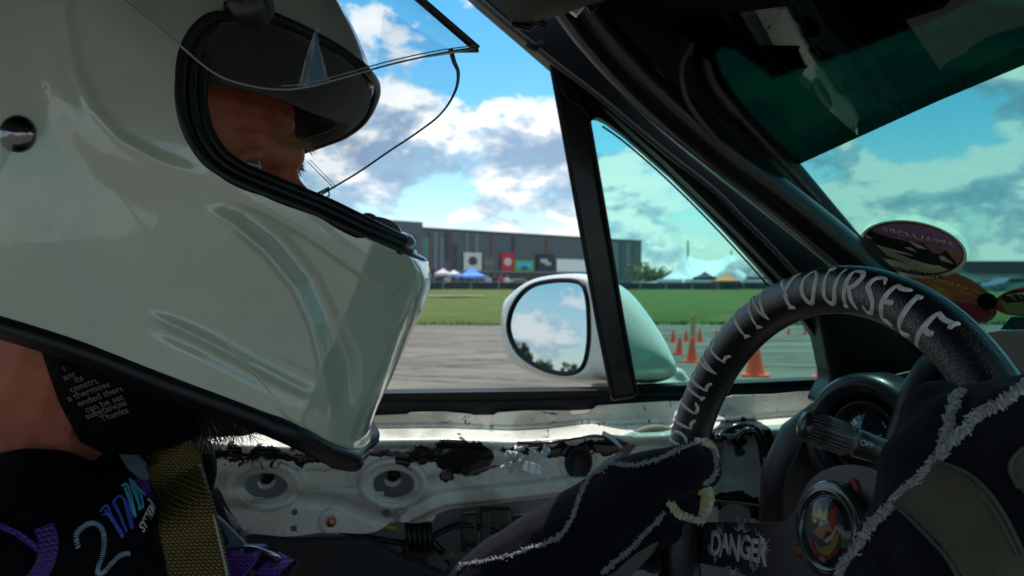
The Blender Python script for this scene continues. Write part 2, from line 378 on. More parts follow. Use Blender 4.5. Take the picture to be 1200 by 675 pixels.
# sculpted lines of the chin bar (positive = outward)
ridge([(235,238),(272,258),(310,291),(345,335),(366,380),(378,425),(383,470),(384,505)], [.459,.460,.463,.467,.472,.478,.486,.492],
      lambda d, s, p: fade(p, .25, .15)*(.0042*np.exp(-((d*s-.0018)/.0034)**2)-.0042*np.exp(-((d*s+.0075)/.0055)**2)+.0018*sstep(-.004, .012, d*s)*np.exp(-np.clip(d*s, 0, 1)/.05)))
ridge([(160,362),(195,380),(240,402),(290,430),(335,452),(368,466)], [.458,.459,.462,.467,.474,.48],
      lambda d, s, p: fade(p, .3, .1)*.65*(.0034*np.exp(-((d*s)/.0026)**2)-.0030*np.exp(-((d*s-.0062)/.004)**2)-.0018*np.exp(-((d*s+.008)/.005)**2)))
ridge([(262,232),(300,246),(350,272),(400,306),(440,333),(456,346)], [.461,.463,.469,.479,.492,.50],
      lambda d, s, p: fade(p, .2, .02)*(.0030*sstep(.002, -.004, d*s)*np.exp(-d/.03)+.0016*np.exp(-(d/.0018)**2)))
ridge([(72,-30),(80,30),(92,85),(112,128),(142,162),(185,186),(245,208)], [.457,.456,.456,.456,.456,.457,.460],
      lambda d, s, p: fade(p, .1, .2)*(.0024*sstep(-.006, .004, d*s)*np.exp(-np.clip(d*s, 0, 1)/.05)+.0009*np.exp(-(d/.003)**2)))
NEARPORT = [W2(*q) for q in [(244,8,.462),(222,24,.460),(209,52,.459),(205,88,.458),(208,125,.458),(218,158,.458),(236,186,.459),(262,206,.461),(310,227,.465),(370,251,.474),(425,277,.49),(462,294,.505)]] + [W2(476,300,.53), W2(560,300,.56), W2(600,150,.58), W2(500,100,.58), W2(441,102,.58), W2(434,84,.56), W2(402,62,.52), W2(345,32,.49), W2(285,10,.466)]
FARPORT = [W2(*q) for q in [(441,106,.60),(434,122,.63),(424,142,.66),(405,158,.68),(380,168,.69),(350,176,.70),(325,190,.70),(318,215,.70),(330,238,.70),(380,250,.69),(440,272,.67),(480,292,.63)]] + [W2(490,300,.60), W2(560,300,.58), W2(600,150,.58), W2(480,100,.58)]
def make_helmet():
    X, Z, w, T, TH, e, k = helmet_surface(1100, 270)
    disp = np.zeros_like(X)
    for pl, fn in RIDGES:
        d, s, p = poly_dist(X, Z, pl); disp += fn(d, -s, p)*np.exp(-(d/.022)**4)
    disp *= (1-sstep(.93, 1, T))
    Yn = XM-w-disp
    near = np.stack([X, Yn, Z], -1)
    cx = (X[:-1, :-1]+X[1:, 1:])/2; cz = (Z[:-1, :-1]+Z[1:, 1:])/2
    mn = ~inpoly(cx, cz, NEARPORT)
    o1, _ = grid_mesh('shell_near', np.concatenate([near, near[:1]], 0), None, None, True, np.concatenate([mn, mn[-1:]], 0))
    X, Z, w, T, TH, e, k = helmet_surface(700, 170)
    far = np.stack([X, XM+w, Z], -1); cx = (X[:-1, :-1]+X[1:, 1:])/2; cz = (Z[:-1, :-1]+Z[1:, 1:])/2
    mf = ~inpoly(cx, cz, FARPORT)
    o2, _ = grid_mesh('shell_far', np.concatenate([far, far[:1]], 0), None, None, True, np.concatenate([mf, mf[-1:]], 0), flip=True)
    # front strip joining the two halves
    nth = 1100; X, Z, w, T, TH, e, k = helmet_surface(nth, 3); th = np.linspace(-math.pi, math.pi, nth, endpoint=False)
    sel = [i for i in range(nth) if not (-2.75 < th[i] < -1.02)]
    cols = []
    us = np.linspace(-1, 1, 15)
    for i in range(nth):
        row = []
        for u in us:
            bul = (1-u*u)*.006*min(1, e[i]*1.2); x = X[i, -1]+math.cos(th[i])*bul; z = Z[i, -1]+math.sin(th[i])*bul
            row.append((x, XM+u*w[i, -1], z))
        cols.append(row)
    V = np.array(cols); V = np.concatenate([V, V[:1]], 0)
    okc = np.array([not (-2.75 < a < -1.02) for a in th]); a0 = math.atan2(W2(441,102,.58)[1]-HC[1], W2(441,102,.58)[0]-HC[0]); a1 = math.atan2(W2(480,298,.58)[1]-HC[1], W2(480,298,.58)[0]-HC[0])
    okc &= ~((th > a1) & (th < a0))
    mk = np.repeat(okc[:, None], 14, 1)
    o3, _ = grid_mesh('shell_front', V, None, None, True, mk)
    bm = bmesh.new()
    for o in (o1, o2, o3): bm.from_mesh(o.data); 
    for o in (o1, o2, o3): me = o.data; bpy.data.objects.remove(o); bpy.data.meshes.remove(me)
    bmesh.ops.remove_doubles(bm, verts=bm.verts, dist=.00025)
    me = bpy.data.meshes.new('shell'); bm.normal_update()
    # orient outwards
    bmesh.ops.recalc_face_normals(bm, faces=bm.faces)
    bm.to_mesh(me); bm.free()
    c = Vector((HC[0], XM, HC[1])); 
    tot = sum((p.center-c).dot(p.normal) for p in list(me.polygons)[::97])
    if tot < 0: me.flip_normals()
    sh = link('shell', me, m_helmet, helmet, True)
    return sh
shell = make_helmet()
bv_shell = bvh_of(shell)
sd = shell.modifiers.new('thick', 'SOLIDIFY'); sd.thickness = .004; sd.offset = -1; sd.use_rim = True
# near eyeport gasket: fat double-lipped rubber following the opening
def surf_y(x, z):
    h = bv_shell.ray_cast(Vector((x, 0.2, z)), Vector((0, 1, 0))); return h[0].y if h[0] is not None else None
def port_path(poly, cc, inset=-.0015):
    out = []
    for (x, z) in poly:
        d = Vector((x-cc[0], z-cc[1])); d = d*(1+.0025/d.length); y = surf_y(x+(d.x-(x-cc[0])), z+(d.y-(z-cc[1]))); 
        if y is None or y > XM-.005: continue
        out.append(Vector((x, y+.003, z)))
    return out
npath = port_path([NEARPORT[i] for i in (20, 0, 1, 2, 3, 4, 5, 6, 7, 8, 9, 10, 11)], (-.13, 1.2))
npath = catmull(npath, 8)
g = MB(); n0 = len(npath)
g.tube(npath, .0036, 10); ins = []
for i, p in enumerate(npath):
    t = (npath[min(i+1, n0-1)]-npath[max(i-1, 0)]).normalized(); a = t.cross(Vector((0, 1, 0))).normalized()
    if a.dot(Vector((-.13, XM, 1.2))-p) < 0: a = -a
    ins.append((p+a*.0048+Vector((0, .005, 0)), p+a*.0085+Vector((0, .010, 0))))
g.tube([q[0] for q in ins], .0033, 10); g.tube([q[1] for q in ins], .0036, 10)
g.build('eyeport_gasket', m_rubber, helmet, True)
# brow edge: top lip of the port from near corner round the front to the far side
brow = catmull([P(262,8,.470), P(300,14,.478), P(345,31,.495), P(380,49,.512), P(408,66,.535), P(430,84,.56), P(441,103,.60), P(436,124,.635), P(424,143,.665), P(404,158,.685), P(379,168,.695), P(350,178,.70)], 8)
b2 = MB(); b2.tube(brow, .0034, 10); b2.build('brow_trim', m_rubber, helmet, True)
# padded charcoal liner: a deep band round the forehead that thickens to the far side
edge = catmull([P(225,50,.478), P(262,30,.482), P(300,26,.488), P(345,40,.50), P(385,60,.52), P(412,80,.545), P(428,103,.59), P(424,124,.635), P(412,142,.665), P(394,154,.685), P(372,163,.695), P(345,172,.70)], 10)
low = catmull([P(224,76,.484), P(262,92,.488), P(300,103,.495), P(335,114,.508), P(362,126,.525), P(386,134,.55), P(404,140,.59), P(404,150,.63), P(394,157,.66), P(378,164,.675), P(362,170,.68), P(338,178,.685)], 10)
inn = [Vector((-.155, .58, 1.225))]*len(edge)
V = []
for a, b, c in zip(edge, low, inn):
    row = []
    for s in np.linspace(0, 1, 10):
        p = a.lerp(b, s); q = (c-p); q.z = 0; q = q.normalized() if q.length > 0 else q
        row.append(p-q*.006*math.sin(math.pi*s))
    for s in np.linspace(.15, 1, 9):
        q = (c-b); q.z = .25*q.length; row.append(b+q.normalized()*.05*s+Vector((0, 0, .02*s*s)))
    V.append(row)
lin, _ = grid_mesh('brow_liner', np.array([[tuple(x) for x in r] for r in V]), m_felt, helmet)
lin.modifiers.new('t', 'SOLIDIFY').thickness = .003
# inner crown lining closing the view up into the helmet
dome = MB(); prof = [(.118*math.cos(a), .118*math.sin(a)) for a in np.linspace(-.15, 1.5, 14)]
dome.lathe((-.262, XM, 1.235), (0, 0, 1), prof, 48)
dm = dome.build('crown_lining', m_felt, helmet, True)
for v in dm.data.vertices: v.co.x = -.262+(v.co.x+.262)*1.17; v.co.z = 1.235+(v.co.z-1.235)*.95
dm.modifiers.new('t', 'SOLIDIFY').thickness = .002
# cheek pad inside far side of the port (dark, behind the face)
ck = MB(); ck.tube(catmull([P(300,215,.66), P(280,260,.67), P(200,320,.67), P(100,360,.66)], 6), .022, 16); ck.build('cheek_pad', m_felt, helmet, True)
# bottom rubber trim
bot = [Vector((o[0][0], 0, o[0][1])) for o in OUT[5:13]]
bp = []
for p in bot:
    y = surf_y(p.x*.995-.0013, p.z+.004) or .5
    bp.append(Vector((p.x, y+.003, p.z-.004)))
bp.insert(0, P(416, 531, .565)); bp.insert(0, P(423, 525, .60)); bp = catmull(bp, 8)
tb = MB(); tb.tube(bp, .0062, 12); tb.tube([p+Vector((0, .006, -.004)) for p in bp], .0058, 12)
mir = [Vector((p.x, 2*XM-p.y, p.z)) for p in bp[4:]]; tb.tube(mir, .0062, 10)
tb.build('neck_trim', m_rubber, helmet, True)
# far half inner lip plus latch at the chin bar's top
ft = MB(); ft.tube(catmull([Vector((x, XM+.075, z)) for x, z in [W2(345,228,.66), W2(380,243,.66), W2(420,262,.65), W2(455,281,.635)]]+[P(470,287,.60)], 6), .0035, 10); ft.build('far_gasket', m_rubber, helmet, True)
lt = MB(); lt.tube(catmull([P(420,266,.56), P(426,258,.56), P(434,257,.56), P(440,264,.56), P(437,274,.56)], 4), .0042, 12); lt.build('latch_pivot', mat('latch_grey', (.12, .12, .13), .3, metal=.5), helmet, True)
lt = MB(); lt.tube(catmull([P(436,262,.55), P(449,264,.55), P(460,270,.55), P(462,280,.55), P(454,288,.55)], 5), [.0052]*18+[.004]*3, 12)
lt.build('shield_latch', mat('latch_plastic', (.10, .115, .14), .25, coat=.4), helmet, True)
ca = MB(); ca.tube(catmull([P(476,293,.575), P(478,284,.58), P(470,280,.60)], 5), .0055, 12); ca.build('chin_vent', mat('vent_silver', (.42, .46, .5), .25, metal=.6), helmet, True)
# shield pivot screw and upper knob
p0, n0_ = drape(bv_shell, 21, 157, 0, .456)
sc = MB(); sc.lathe(p0, n0_, [(.0105, -.002), (.0105, .0012), (.0098, .0022), (.0078, .0040), (.0045, .0052), (.0001, .0056)], 32); sc.build('pivot_screw', mat('black_chrome', (.16, .16, .17), .12, metal=1), helmet, True)
p0, n0_ = drape(bv_shell, 290, -2, 0, .46)
sc = MB(); sc.lathe(P(290, 0, .452), (0, -1, .1), [(.0118, -.012), (.0118, .0), (.0105, .003), (.007, .0045), (.0001, .005)], 28)
sc.tube([P(278,4,.45), P(300,10,.452), P(312,2,.453)], .004, 8); sc.build('visor_knob', m_plastic, helmet, True)
# raised clear shield: near sheet wrapping forward to a point, and the far sheet seen through the port
lowE = catmull([P(120,-30,.442), P(146,0,.442), P(198,42,.443), P(250,85,.447), P(290,100,.452), P(330,105,.457), P(365,101,.463), P(410,89,.475), P(460,75,.495), P(515,63,.525), P(560,57,.552)], 8)
topE = catmull([P(150,-120,.442), P(180,-120,.442), P(225,-110,.443), P(270,-100,.447), P(310,-90,.452), P(345,-85,.457), P(380,-80,.463), P(410,-72,.475), P(435,-60,.495), P(460,-35,.52), P(488,-4,.548)], 8)
V = np.array([[tuple(a.lerp(b, s)) for s in np.linspace(0, 1, 12)] for a, b in zip(lowE, topE)])
shield, _ = grid_mesh('clear_shield', V, m_clear, helmet)
e1 = MB(); e1.tube(lowE, .00065, 6); e1.tube([p+Vector((0, 0, .0022)) for p in lowE[40:]], .0004, 5)
e1.build('shield_edge', mat('shield_edge_near', (.22, .22, .22), .25, coat=.5), helmet, True)
e2 = MB(); e2.ribbon([P(486,-6,.546), P(500,6,.548), P(530,32,.55), P(560,58,.552)], .0055, .0022, (0, -1, .2)); e2.ribbon([P(560,58,.551), P(535,60,.543), P(500,66,.53)], [.004, .002, .0012], .002, (0, -1, 0)); e2.build('shield_lip', m_edge, helmet)
farE = catmull([P(528,58,.625), P(532,72,.625), P(537,86,.628), P(533,108,.632), P(516,134,.64), P(488,156,.65), P(455,178,.66), P(420,202,.675), P(385,223,.69), P(362,237,.70)], 6)
farT = catmull([P(450,10,.64), P(446,35,.64), P(443,60,.645), P(440,80,.65), P(430,100,.66), P(415,120,.67), P(395,140,.68), P(380,150,.69), P(365,165,.695), P(350,185,.70)], 6)
V = np.array([[tuple(a.lerp(b, s)) for s in np.linspace(0, 1, 10)] for a, b in zip(farE, farT)])
grid_mesh('far_shield', V, m_clear, helmet)
e3 = MB(); e3.tube(farE, [.0022-.0014*min(1, i/22) for i in range(len(farE))], 6); e3.build('far_shield_edge', m_edge, helmet, True)
e4 = MB(); e4.tube([P(361,190,.69), P(392,221,.69)], .0004, 5); e4.tube([P(363,187,.69), P(394,219,.69)], .0003, 5)
e4.tube([P(372,240,.69), P(386,229,.69), P(385,222,.69)], .0008, 5); e4.tube([P(360,233,.69), P(386,220,.69)], .0012, 5); e4.build('shield_tab', mat('tab_steel', (.25, .25, .27), .3, metal=.7), helmet, True)
# warning label on the black neck lining, printed small
nl, _ = grid_mesh('neck_lining', np.array([[tuple(P(x0+(x1-x0)*s, y0+(y1-y0)*s, .50+.03*s)) for s in np.linspace(0, 1, 8)] for (x0, y0, x1, y1) in
      [(50,402,75,470),(70,408,98,515),(100,420,124,528),(140,436,170,530),(180,452,205,520),(215,466,235,505)]]), mat('neck_cloth', (.002, .002, .003), .95, spec=.1, bump=.4, bs=500), helmet)
nl.modifiers.new('t', 'SOLIDIFY').thickness = .003
lines = [('not be', 88, 424), ('ant to its', 94, 433), ('its rugby', 106, 436), ('construction', 110, 444), ('a thermoset re-', 114, 452), ('ended there', 118, 461), ('can be set', 122, 470), ('substances', 124, 477), ('Thanks', 134, 483)]
axx = (P(160,440,.512)-P(100,462,.512)).normalized(); ayy = (P(100,410,.505)-P(110,440,.512))
for s, x, y in lines: text_obj('label_line', s, mat('label_print', (.14, .135, .14), .8), helmet, P(x, y+3, .4985+.004), axx, ayy, .0062, .0001, .01)
# ------------------------------------------------------------------ the car
car = empty('sports_car', (0.2, .5, .3), 'stripped-out race-prepared sports car the driver sits in, with bare white door metal and black pillars', 'car')
def bodypaint(t, b, co):
    c = mix(t, ramp(t, nz(co, 14, 5, t=t), [(.35, 0), (.7, 1)]), (.78, .80, .72), (.66, .68, .62))
    at = N(t, 'ShaderNodeAttribute'); at.attribute_name = 'tar'
    n = nz(co, 260, 3, t=t); k = ramp(t, at.outputs['Fac'], [(.45, 0), (.55, 1)])
    brown_at = N(t, 'ShaderNodeAttribute'); brown_at.attribute_name = 'brown_tone'
    c = mix(t, brown_at.outputs['Fac'], c, (.14, .10, .075))
    c = mix(t, ramp(t, nz(co, 95, 6, .75, t=t), [(.56, 0), (.68, .38)]), c, (.12, .10, .085)); c = mix(t, ramp(t, nz(co, 420, 3, .7, t=t), [(.62, 0), (.70, .5)]), c, (.06, .055, .05))
    c = mix(t, k, c, (.012, .012, .013)); t.links.new(c, b.inputs['Base Color'])
    t.links.new(ramp(t, k, [(0, .34), (1, .16)]), b.inputs['Roughness'])
m_panel = mat('door_metal', (.5, .5, .48), .35, fn=bodypaint)
m_bodywhite = mat('white_body_paint', (.74, .76, .68), .25, coat=.6)
m_trim = mat('black_weatherstrip', (.005, .0055, .006), .5, spec=.3)
m_pillar = mat('pillar_black', (.006, .0055, .005), .42, spec=.3, coat=.08, bump=.25, bs=60, dist=.0008)
m_bare = mat('primer_brown', (.055, .042, .034), .6, bump=.4, bs=200, vary=.5, vs=40)
m_dash = mat('dash_vinyl', (.007, .007, .009), .42, spec=.3, bump=.6, bs=1100, dist=.0003)
m_tarlump = mat('tar', (.008, .008, .009), .18, coat=.5)
# --- inner door skin, a pressed steel sheet
def lerp_pts(pts, x): return np.interp(x, [p[0] for p in pts], [p[1] for p in pts])
TOP = [(150,496),(240,494),(427,487),(477,485),(480,483),(520,482),(553,485),(560,490),(566,500),(573,500),(578,486),(583,483),(616,481),(666,481),(671,486),(688,484),(700,475),(780,470),(793,470),(852,465),(858,463),(904,462),(935,459),(990,457)]
BOT = [(150,600),(245,602),(262,603),(276,612),(292,624),(333,628),(352,627),(380,623),(427,625),(442,622),(457,613),(478,611),(507,610),(512,600),(530,594),(600,586),(655,580),(668,584),(676,594),(700,610),(780,640),(990,650)]
LED = [(150,522),(240,523),(340,528),(425,528),(432,520),(520,519),(600,522),(640,520),(690,514),(730,516),(800,514),(850,512),(990,500)]
nx, ns = 1200, 260
xs = np.linspace(150, 990, nx); sv = np.linspace(0, 1, ns)
top, bo, led = lerp_pts(TOP, xs)[:, None], lerp_pts(BOT, xs)[:, None], lerp_pts(LED, xs)[:, None]
PY = top+(bo-top)*sv[None]; PX = np.repeat(xs[:, None], ns, 1)
wob = (fbm(PX/60, PY/30, 4, 3)-.5)
off = np.zeros_like(PX)
# upper flange stands back, then a rounded ledge comes out to the pressed panel
off += .052*(1-sstep(led-19, led-2, PY))
off -= .0035*np.exp(-((PY-(led-20))/2.2)**2)
off += .012*sstep(led-1, led+6, PY)                       # tucks back under the ledge
lip = lerp_pts([(150,640),(450,640),(480,605),(520,587),(600,579),(672,570),(800,575),(990,600)], xs)[:, None]
off -= .012*sstep(lip-14, lip-6, PY)*(PX > 455); off += .02*sstep(lip+2, lip+12, PY)*(PX > 455)
# long pressings
groove = lerp_pts([(150,596),(290,592),(330,574),(400,584),(430,596),(460,604),(990,604)], xs)[:, None]
off += .008*np.exp(-((PY-groove)/9)**2)*(PX < 470)
off += .006*sstep(545, 552, PY)*(1-sstep(570, 576, PY))*(sstep(345, 360, PX))*(1-sstep(418, 430, PX))
off += -.010*sstep(560, 600, PY)*(PX < 460)*(.5+.5*np.cos((PX-330)/26))*.5
HOLES = [(312,569,26,16),(461,567,24.5,17)]
for hx, hy, a, b in HOLES:
    q = np.hypot((PX-hx)/(a+14), (PY-hy)/(b+11)); off -= .0075*np.exp(-((q-.95)/.10)**2); q = np.hypot((PX-hx)/a, (PY-hy)/b); off += .006*np.exp(-((q-1)/.12)**2)
q = np.hypot(PX-388, PY-611); off -= .004*sstep(16, 11, q); off += .003*sstep(6, 4, q)
q = np.hypot(PX-760, PY-527)
q = np.hypot((PX-677)/17, (PY-541)/22); off -= .005*np.exp(-((q-1)/.2)**2)
# pocket with sloping floor near the hinge side
pk = sstep(835, 847, PX)*(1-sstep(893, 904, PX))*sstep(505, 516, PY)*(1-sstep(578, 586, PY)); off += pk*(.030-.024*sstep(525, 575, PY))
off -= .016*np.exp(-(np.hypot((PX-815)/34, (PY-500)/20))**4)
off += wob*.002
# tar and sealant left from the removed door card
fine_n = fbm(PX/9, PY/7, 5, 11)-.5; mid_n = fbm(PX/26, PY/18, 4, 5)-.5; lon = fbm(PX/45, PY*0+3, 4, 8)-.5
band = led+13
tar = np.full(PX.shape, -1.)
def band_tar(x0, x1, c, h, soft=1.):
    m = sstep(x0-16, x0+16, PX)*(1-sstep(x1-16, x1+16, PX)); return 1-np.abs(PY-c)/h-(1-m)*2.2
tar = np.maximum(tar, band_tar(236, 432, led+8+lon*10, 6+14*np.clip(lon+.3, 0, 1))+mid_n*1.6+fine_n*2.0-.25)
tar = np.maximum(tar, band_tar(430, 520, led+13+lon*10, 10+16*np.clip(mid_n+.2, 0, 1))+mid_n*1.6+fine_n*1.7-.1)
tar = np.maximum(tar, band_tar(505, 580, led+14+lon*6, 17)+mid_n*.8+fine_n*.7+.1)
tar = np.maximum(tar, band_tar(580, 735, led+7+lon*8, 8)+mid_n*1.2+fine_n*1.6)
for cx_, cy_, r_, a_ in ((705,523,10,1),(545,538,10,.6),(523,557,8,.6),(436,512,5,.5)):
    tar = np.maximum(tar, 1-np.hypot(PX-cx_, PY-cy_)/r_+fine_n*1.6)
# dribbled loops under the band
wv = np.abs(fbm(PX/24, PY/20, 3, 21)-.5); tar = np.maximum(tar, np.where((PX > 240) & (PX < 420) & (PY < led+40) & (PY > led), .35-wv*26+fine_n*.6-np.clip((PY-led-20)/20, 0, 1), -1))
tar = np.maximum(tar, np.where((PX > 505) & (PX < 900) & (PY < led+50), .1-wv*30+fine_n*1.2-np.clip((PY-led-18)/18, 0, 1), -1))
loop = poly_dist(PX, PY, [(838,512),(850,502),(870,497),(890,500),(900,512),(905,540),(910,575),(908,600),(880,590),(845,582),(832,588)])[0]
tar = np.maximum(tar, 1-loop/(7+8*mid_n)+fine_n*1.6)
tar = np.maximum(tar, 1-np.hypot((PX-862)/16, (PY-512)/13)+fine_n*1.4); tar = np.maximum(tar, np.where((PY > 590) & (PX > 800), mid_n*4-.1+fine_n*2, -1))
tv = sstep(-.04, .08, tar)
off -= sstep(0, .5, tar)*.0012*(.6+mid_n*1.2)
k = (PX-600)/F; Yd = (.932+off)/(1-.21*k)
Vd = np.stack([k*Yd, Yd, CZ-(PY-HZ)/F*Yd], -1)
cut = np.zeros(PX.shape, bool)
holes = HOLES+[(345,600,4.2,4.4),(453,601,6.3,6.8),(677,541,13,18),(523,557,6.5,4.6),(860,606,20,18)]
for hx, hy, a, b in holes: cut |= np.hypot((PX-hx)/a, (PY-hy)/b) < 1
cut |= (np.abs(PX-344) < 4) & (np.abs(PY-619) < 4)
mk = ~(cut[:-1, :-1] & cut[1:, 1:])
pan, used = grid_mesh('door_inner_skin', Vd, m_panel, car, True, mk)
for nm, arr in (('tar', tv), ('brown_tone', np.clip(sstep(.52, .72, fbm(PX/70, PY/40, 5, 31))*.5+.5*np.exp(-((PY-groove)/7)**2)*(PX < 470)+.45*sstep(2, 0, np.abs(PY-lip-4)), 0, 1))):  # browner in random patches, along the pressed groove and just below the lip
    at = pan.data.attributes.new(nm, 'FLOAT', 'POINT'); at.data.foreach_set('value', arr.ravel()[used].astype(np.float32))
pan.modifiers.new('t', 'SOLIDIFY').thickness = .0022
# outer door skin seen through the holes, with lit slots
osk, _ = grid_mesh('door_outer_skin', np.array([[tuple(door(x, y, .085+.00010*(y-480)**1.0)) for y in np.linspace(500, 760, 14)] for x in np.linspace(100, 1000, 20)]), mat('door_skin_grey', (.26, .31, .34), .4), car)
for pts_, r_, d_ in ((((303,564),(306,569),(312,571),(318,569),(322,563)), [.0015,.003,.0036,.003,.0015], .055), (((451,562),(454,566),(461,568),(467,565),(469,561)), [.0015,.003,.0034,.003,.0015], .055),
                     (((292,585),(300,585.5),(308,585)), [.002,.0032,.002], .02), (((438,578),(444,579),(450,578)), [.0018,.003,.0018], .02)):
    q = MB(); q.tube([door(x, y, d_) for x, y in pts_], r_, 8); q.build('lit_slot', m_bodywhite, car, True)  # white tubes stand in for light showing through slots in the skin
for hx, hy in ((312,560),(461,558)): dh = MB(); dh.lathe(door(hx, hy, .057), (0, -1, 0), [(.0001, .001), (.007, .001), (.0085, -.003)], 20); dh.build('access_hole', m_trim, car, True)
pl = MB(); pl.lathe(door(678, 541, .004), Vector((.21, -1, 0)), [(.0145, -.004), (.0165, .002), (.0155, .004), (.012, .0015), (.0001, .001)], 30)
plo = pl.build('rubber_plug', m_rubber, car, True)
for v in plo.data.vertices: v.co.z = door(678, 541).z+(v.co.z-door(678, 541).z)*1.22
sw = MB(); sw.lathe(door(388, 612, -.008), (.21, -1, 0), [(.0055, -.002), (.0055, .001), (.004, .003), (.0001, .0028)], 12); sw.build('copper_screw', mat('copper', (.5, .2, .09), .35, metal=.9), car, True)
# shreds of vapour barrier film stuck in the sealant
fl = MB()
for k_ in range(26):
    x0, y0 = random.choice([(600,533),(607,540),(620,530),(632,527),(598,545),(640,523),(612,525)]); x0 += random.uniform(-7, 7); y0 += random.uniform(-5, 6)
    a = random.uniform(0, 6.28); l = random.uniform(5, 12); pts = [door(x0+l*s*math.cos(a+s), y0+l*s*math.sin(a+s), -.010-.006*math.sin(3*s)) for s in (0, .3, .6, 1)]
    fl.ribbon(pts, [.004, .007, .006, .002], .0006, [(random.uniform(-.6, .6), -1, random.uniform(-.6, .8)) for _ in range(4)])
fl.ribbon([door(x, y, -.014) for x, y in ((612,545),(620,548),(629,550),(636,553),(641,560),(643,569))], [.010,.013,.012,.006,.004,.002], .0007, (.1, -1, .4))
fl.ribbon([door(x, y, -.016) for x, y in ((706,507),(716,512),(722,518),(729,525))], [.005,.006,.005,.003], .0008, (.1, -1, .5))
tag(fl.build('film_shred', mat('film', (.55, .58, .62), .3, coat=.3), car), kind='stuff')
wr = MB()
for (pts, r) in (([(585,545),(560,552),(548,558)],.0015), ([(606,519),(640,519),(665,515),(700,511),(735,520)],.002), ([(838,520),(850,505),(868,498),(884,501),(893,512),(897,535)],.003), ([(842,516),(858,503),(876,502),(888,515),(893,545),(900,575)],.0022), ([(900,540),(907,590),(925,640)],.004)):
    wr = MB(); wr.tube(catmull([door(x, y, -.012) for x, y in pts], 6), r, 8); wr.build('door_wiring', m_tarlump, car, True)
wr = MB()
wr.tube(catmull([door(x, y, -.02) for x, y in ((839,518),(846,512),(858,516),(868,532),(862,520),(868,508),(880,506))], 5), [.004+.003*math.sin(i*.5)**2 for i in range(31)], 8)
wr.build('door_wiring', m_tarlump, car, True)
ex = MB(); ex.tube([door(872, 503, -.02), door(884, 503, -.02)], .0018, 6); ex.tube([door(864, 506, -.018), door(872, 504, -.02)], .0012, 6); ex.build('wire_terminal', m_chrome, car, True)
# speaker ring and grille behind the glove
spk = MB(); c0 = door(768, 556, .012); spk.lathe(c0, (.21, -1, .05), [(.055, -.02), (.060, .0), (.057, .006), (.049, .008), (.041, .002), (.038, -.012), (.0001, -.02)], 40)
spk.build('door_speaker', mat('speaker_frame', (.16, .14, .12), .6, bump=.3, bs=300), car, True)
sg = MB(); sg.lathe(c0+Vector((.002, -.001, 0)), (.21, -1, .05), [(.038, -.011), (.030, -.006), (.014, -.010), (.012, .002), (.0001, .004)], 30); sg.build('speaker_cone', m_black, car, True)
# window regulator and latch gear inside the door cavity
for (a, b_, d_) in (((540,604),(560,640),.05),((562,598),(598,606),.045),((563,600),(575,660),.04),((588,602),(600,650),.04),((600,606),(628,640),.05),((470,640),(505,652),.05),((545,642),(560,680),.03)):
    p, q = door(*a, d_), door(*b_, d_+.02); rg = MB(); rg.box((p.x, p.y, q.z), (q.x, p.y+.018, p.z)); rg.build('window_regulator', mat('gear_grey', (.11, .115, .105), .45, metal=.5, bump=.4, bs=200, vary=.5, vs=60), car, bevel=.002)
gr = MB(); gr.tube([door(518, 650, .03), door(534, 651, .03)], .0045, 10); gr.build('cable_end', mat('cable_green', (.05, .14, .05), .4), car, True)
gr = MB(); gr.tube([door(x, y, .045) for x, y in ((437,613),(452,616),(470,620))], .003, 8); gr.build('cable_sleeve', mat('cable_yellow', (.42, .36, .03), .5), car, True)
rd = MB(); rd.box(door(585, 637, .03), door(597, 630, .045)); rd.build('reflector_chip', mat('red_plastic', (.5, .03, .03), .3), car)
gr = MB(); gr.tube(catmull([door(x, y, .04) for x, y in ((470,605),(500,630),(525,655),(540,680),(545,720))], 6), .005, 8); gr.tube(catmull([door(x, y, .05) for x, y in ((400,622),(440,632),(490,636),(540,615),(600,628),(690,640))], 6), .004, 8)
for x in range(478, 508, 6): gr.tube([door(x, 613, .035), door(x+2, 650, .035)], .0042, 8)
gr.build('wiring_loom', m_black, car, True)
wb = MB(); wb.tube(catmull([door(x, y, .02) for x, y in ((588,634),(596,631),(606,633),(620,638))], 4), [.002]+[.004]*8+[.006]*4, 8); wb.build('white_connector', mat('white_plastic', (.7, .7, .66), .4), car, True)
dk = MB(); dk.prism([door(x, y, .12) for x, y in ((120,560),(1000,560),(1000,900),(120,900))], (0, .01, 0)); dk.build('door_cavity_back', mat('cavity_dark', (.02, .02, .021), .7, vary=.6, vs=12), car)
lowp = MB(); lowp.prism([door(x, y, .0) for x, y in ((250,640),(290,632),(333,636),(427,634),(470,655),(520,676),(700,720),(700,900),(200,900))], (0, .02, 0)); lowp.build('map_pocket', mat('door_card_grey', (.022, .022, .025), .7, bump=.3, bs=300), car, bevel=.004)
# --- window frame: sill strip, quarter post, quarter frame, roof rail
fr = MB()
fr.prism([door(x, y, .056) for x, y in ((150,464),(430,461),(715,457),(720,478),(600,486),(430,488),(150,492))], (.0, .035, .0))
fr.prism([door(x, y, .058) for x, y in ((715,456),(760,453),(860,449),(975,444),(978,456),(935,461),(860,466),(780,472),(715,480))], (.0, .03, .0))
fr.build('sill_weatherstrip', m_trim, car, bevel=.003)
s2 = MB(); s2.ribbon([door(x, y, .054) for x, y in ((150,476),(430,473),(570,473),(706,469))], .004, .003, (0, -1, .2)); s2.ribbon([door(x, y, .054) for x, y in ((750,463),(860,459),(955,454))], .004, .003, (0, -1, .2)); s2.build('sill_strip_lip', m_trim, car)
qp = MB()
qp.prism([door(x, y, -.02) for x, y in ((643,69),(672,95),(690,134),(708,250),(728,370),(747,466),(716,471),(700,390),(680,280),(662,180))], (.005, .035, 0))
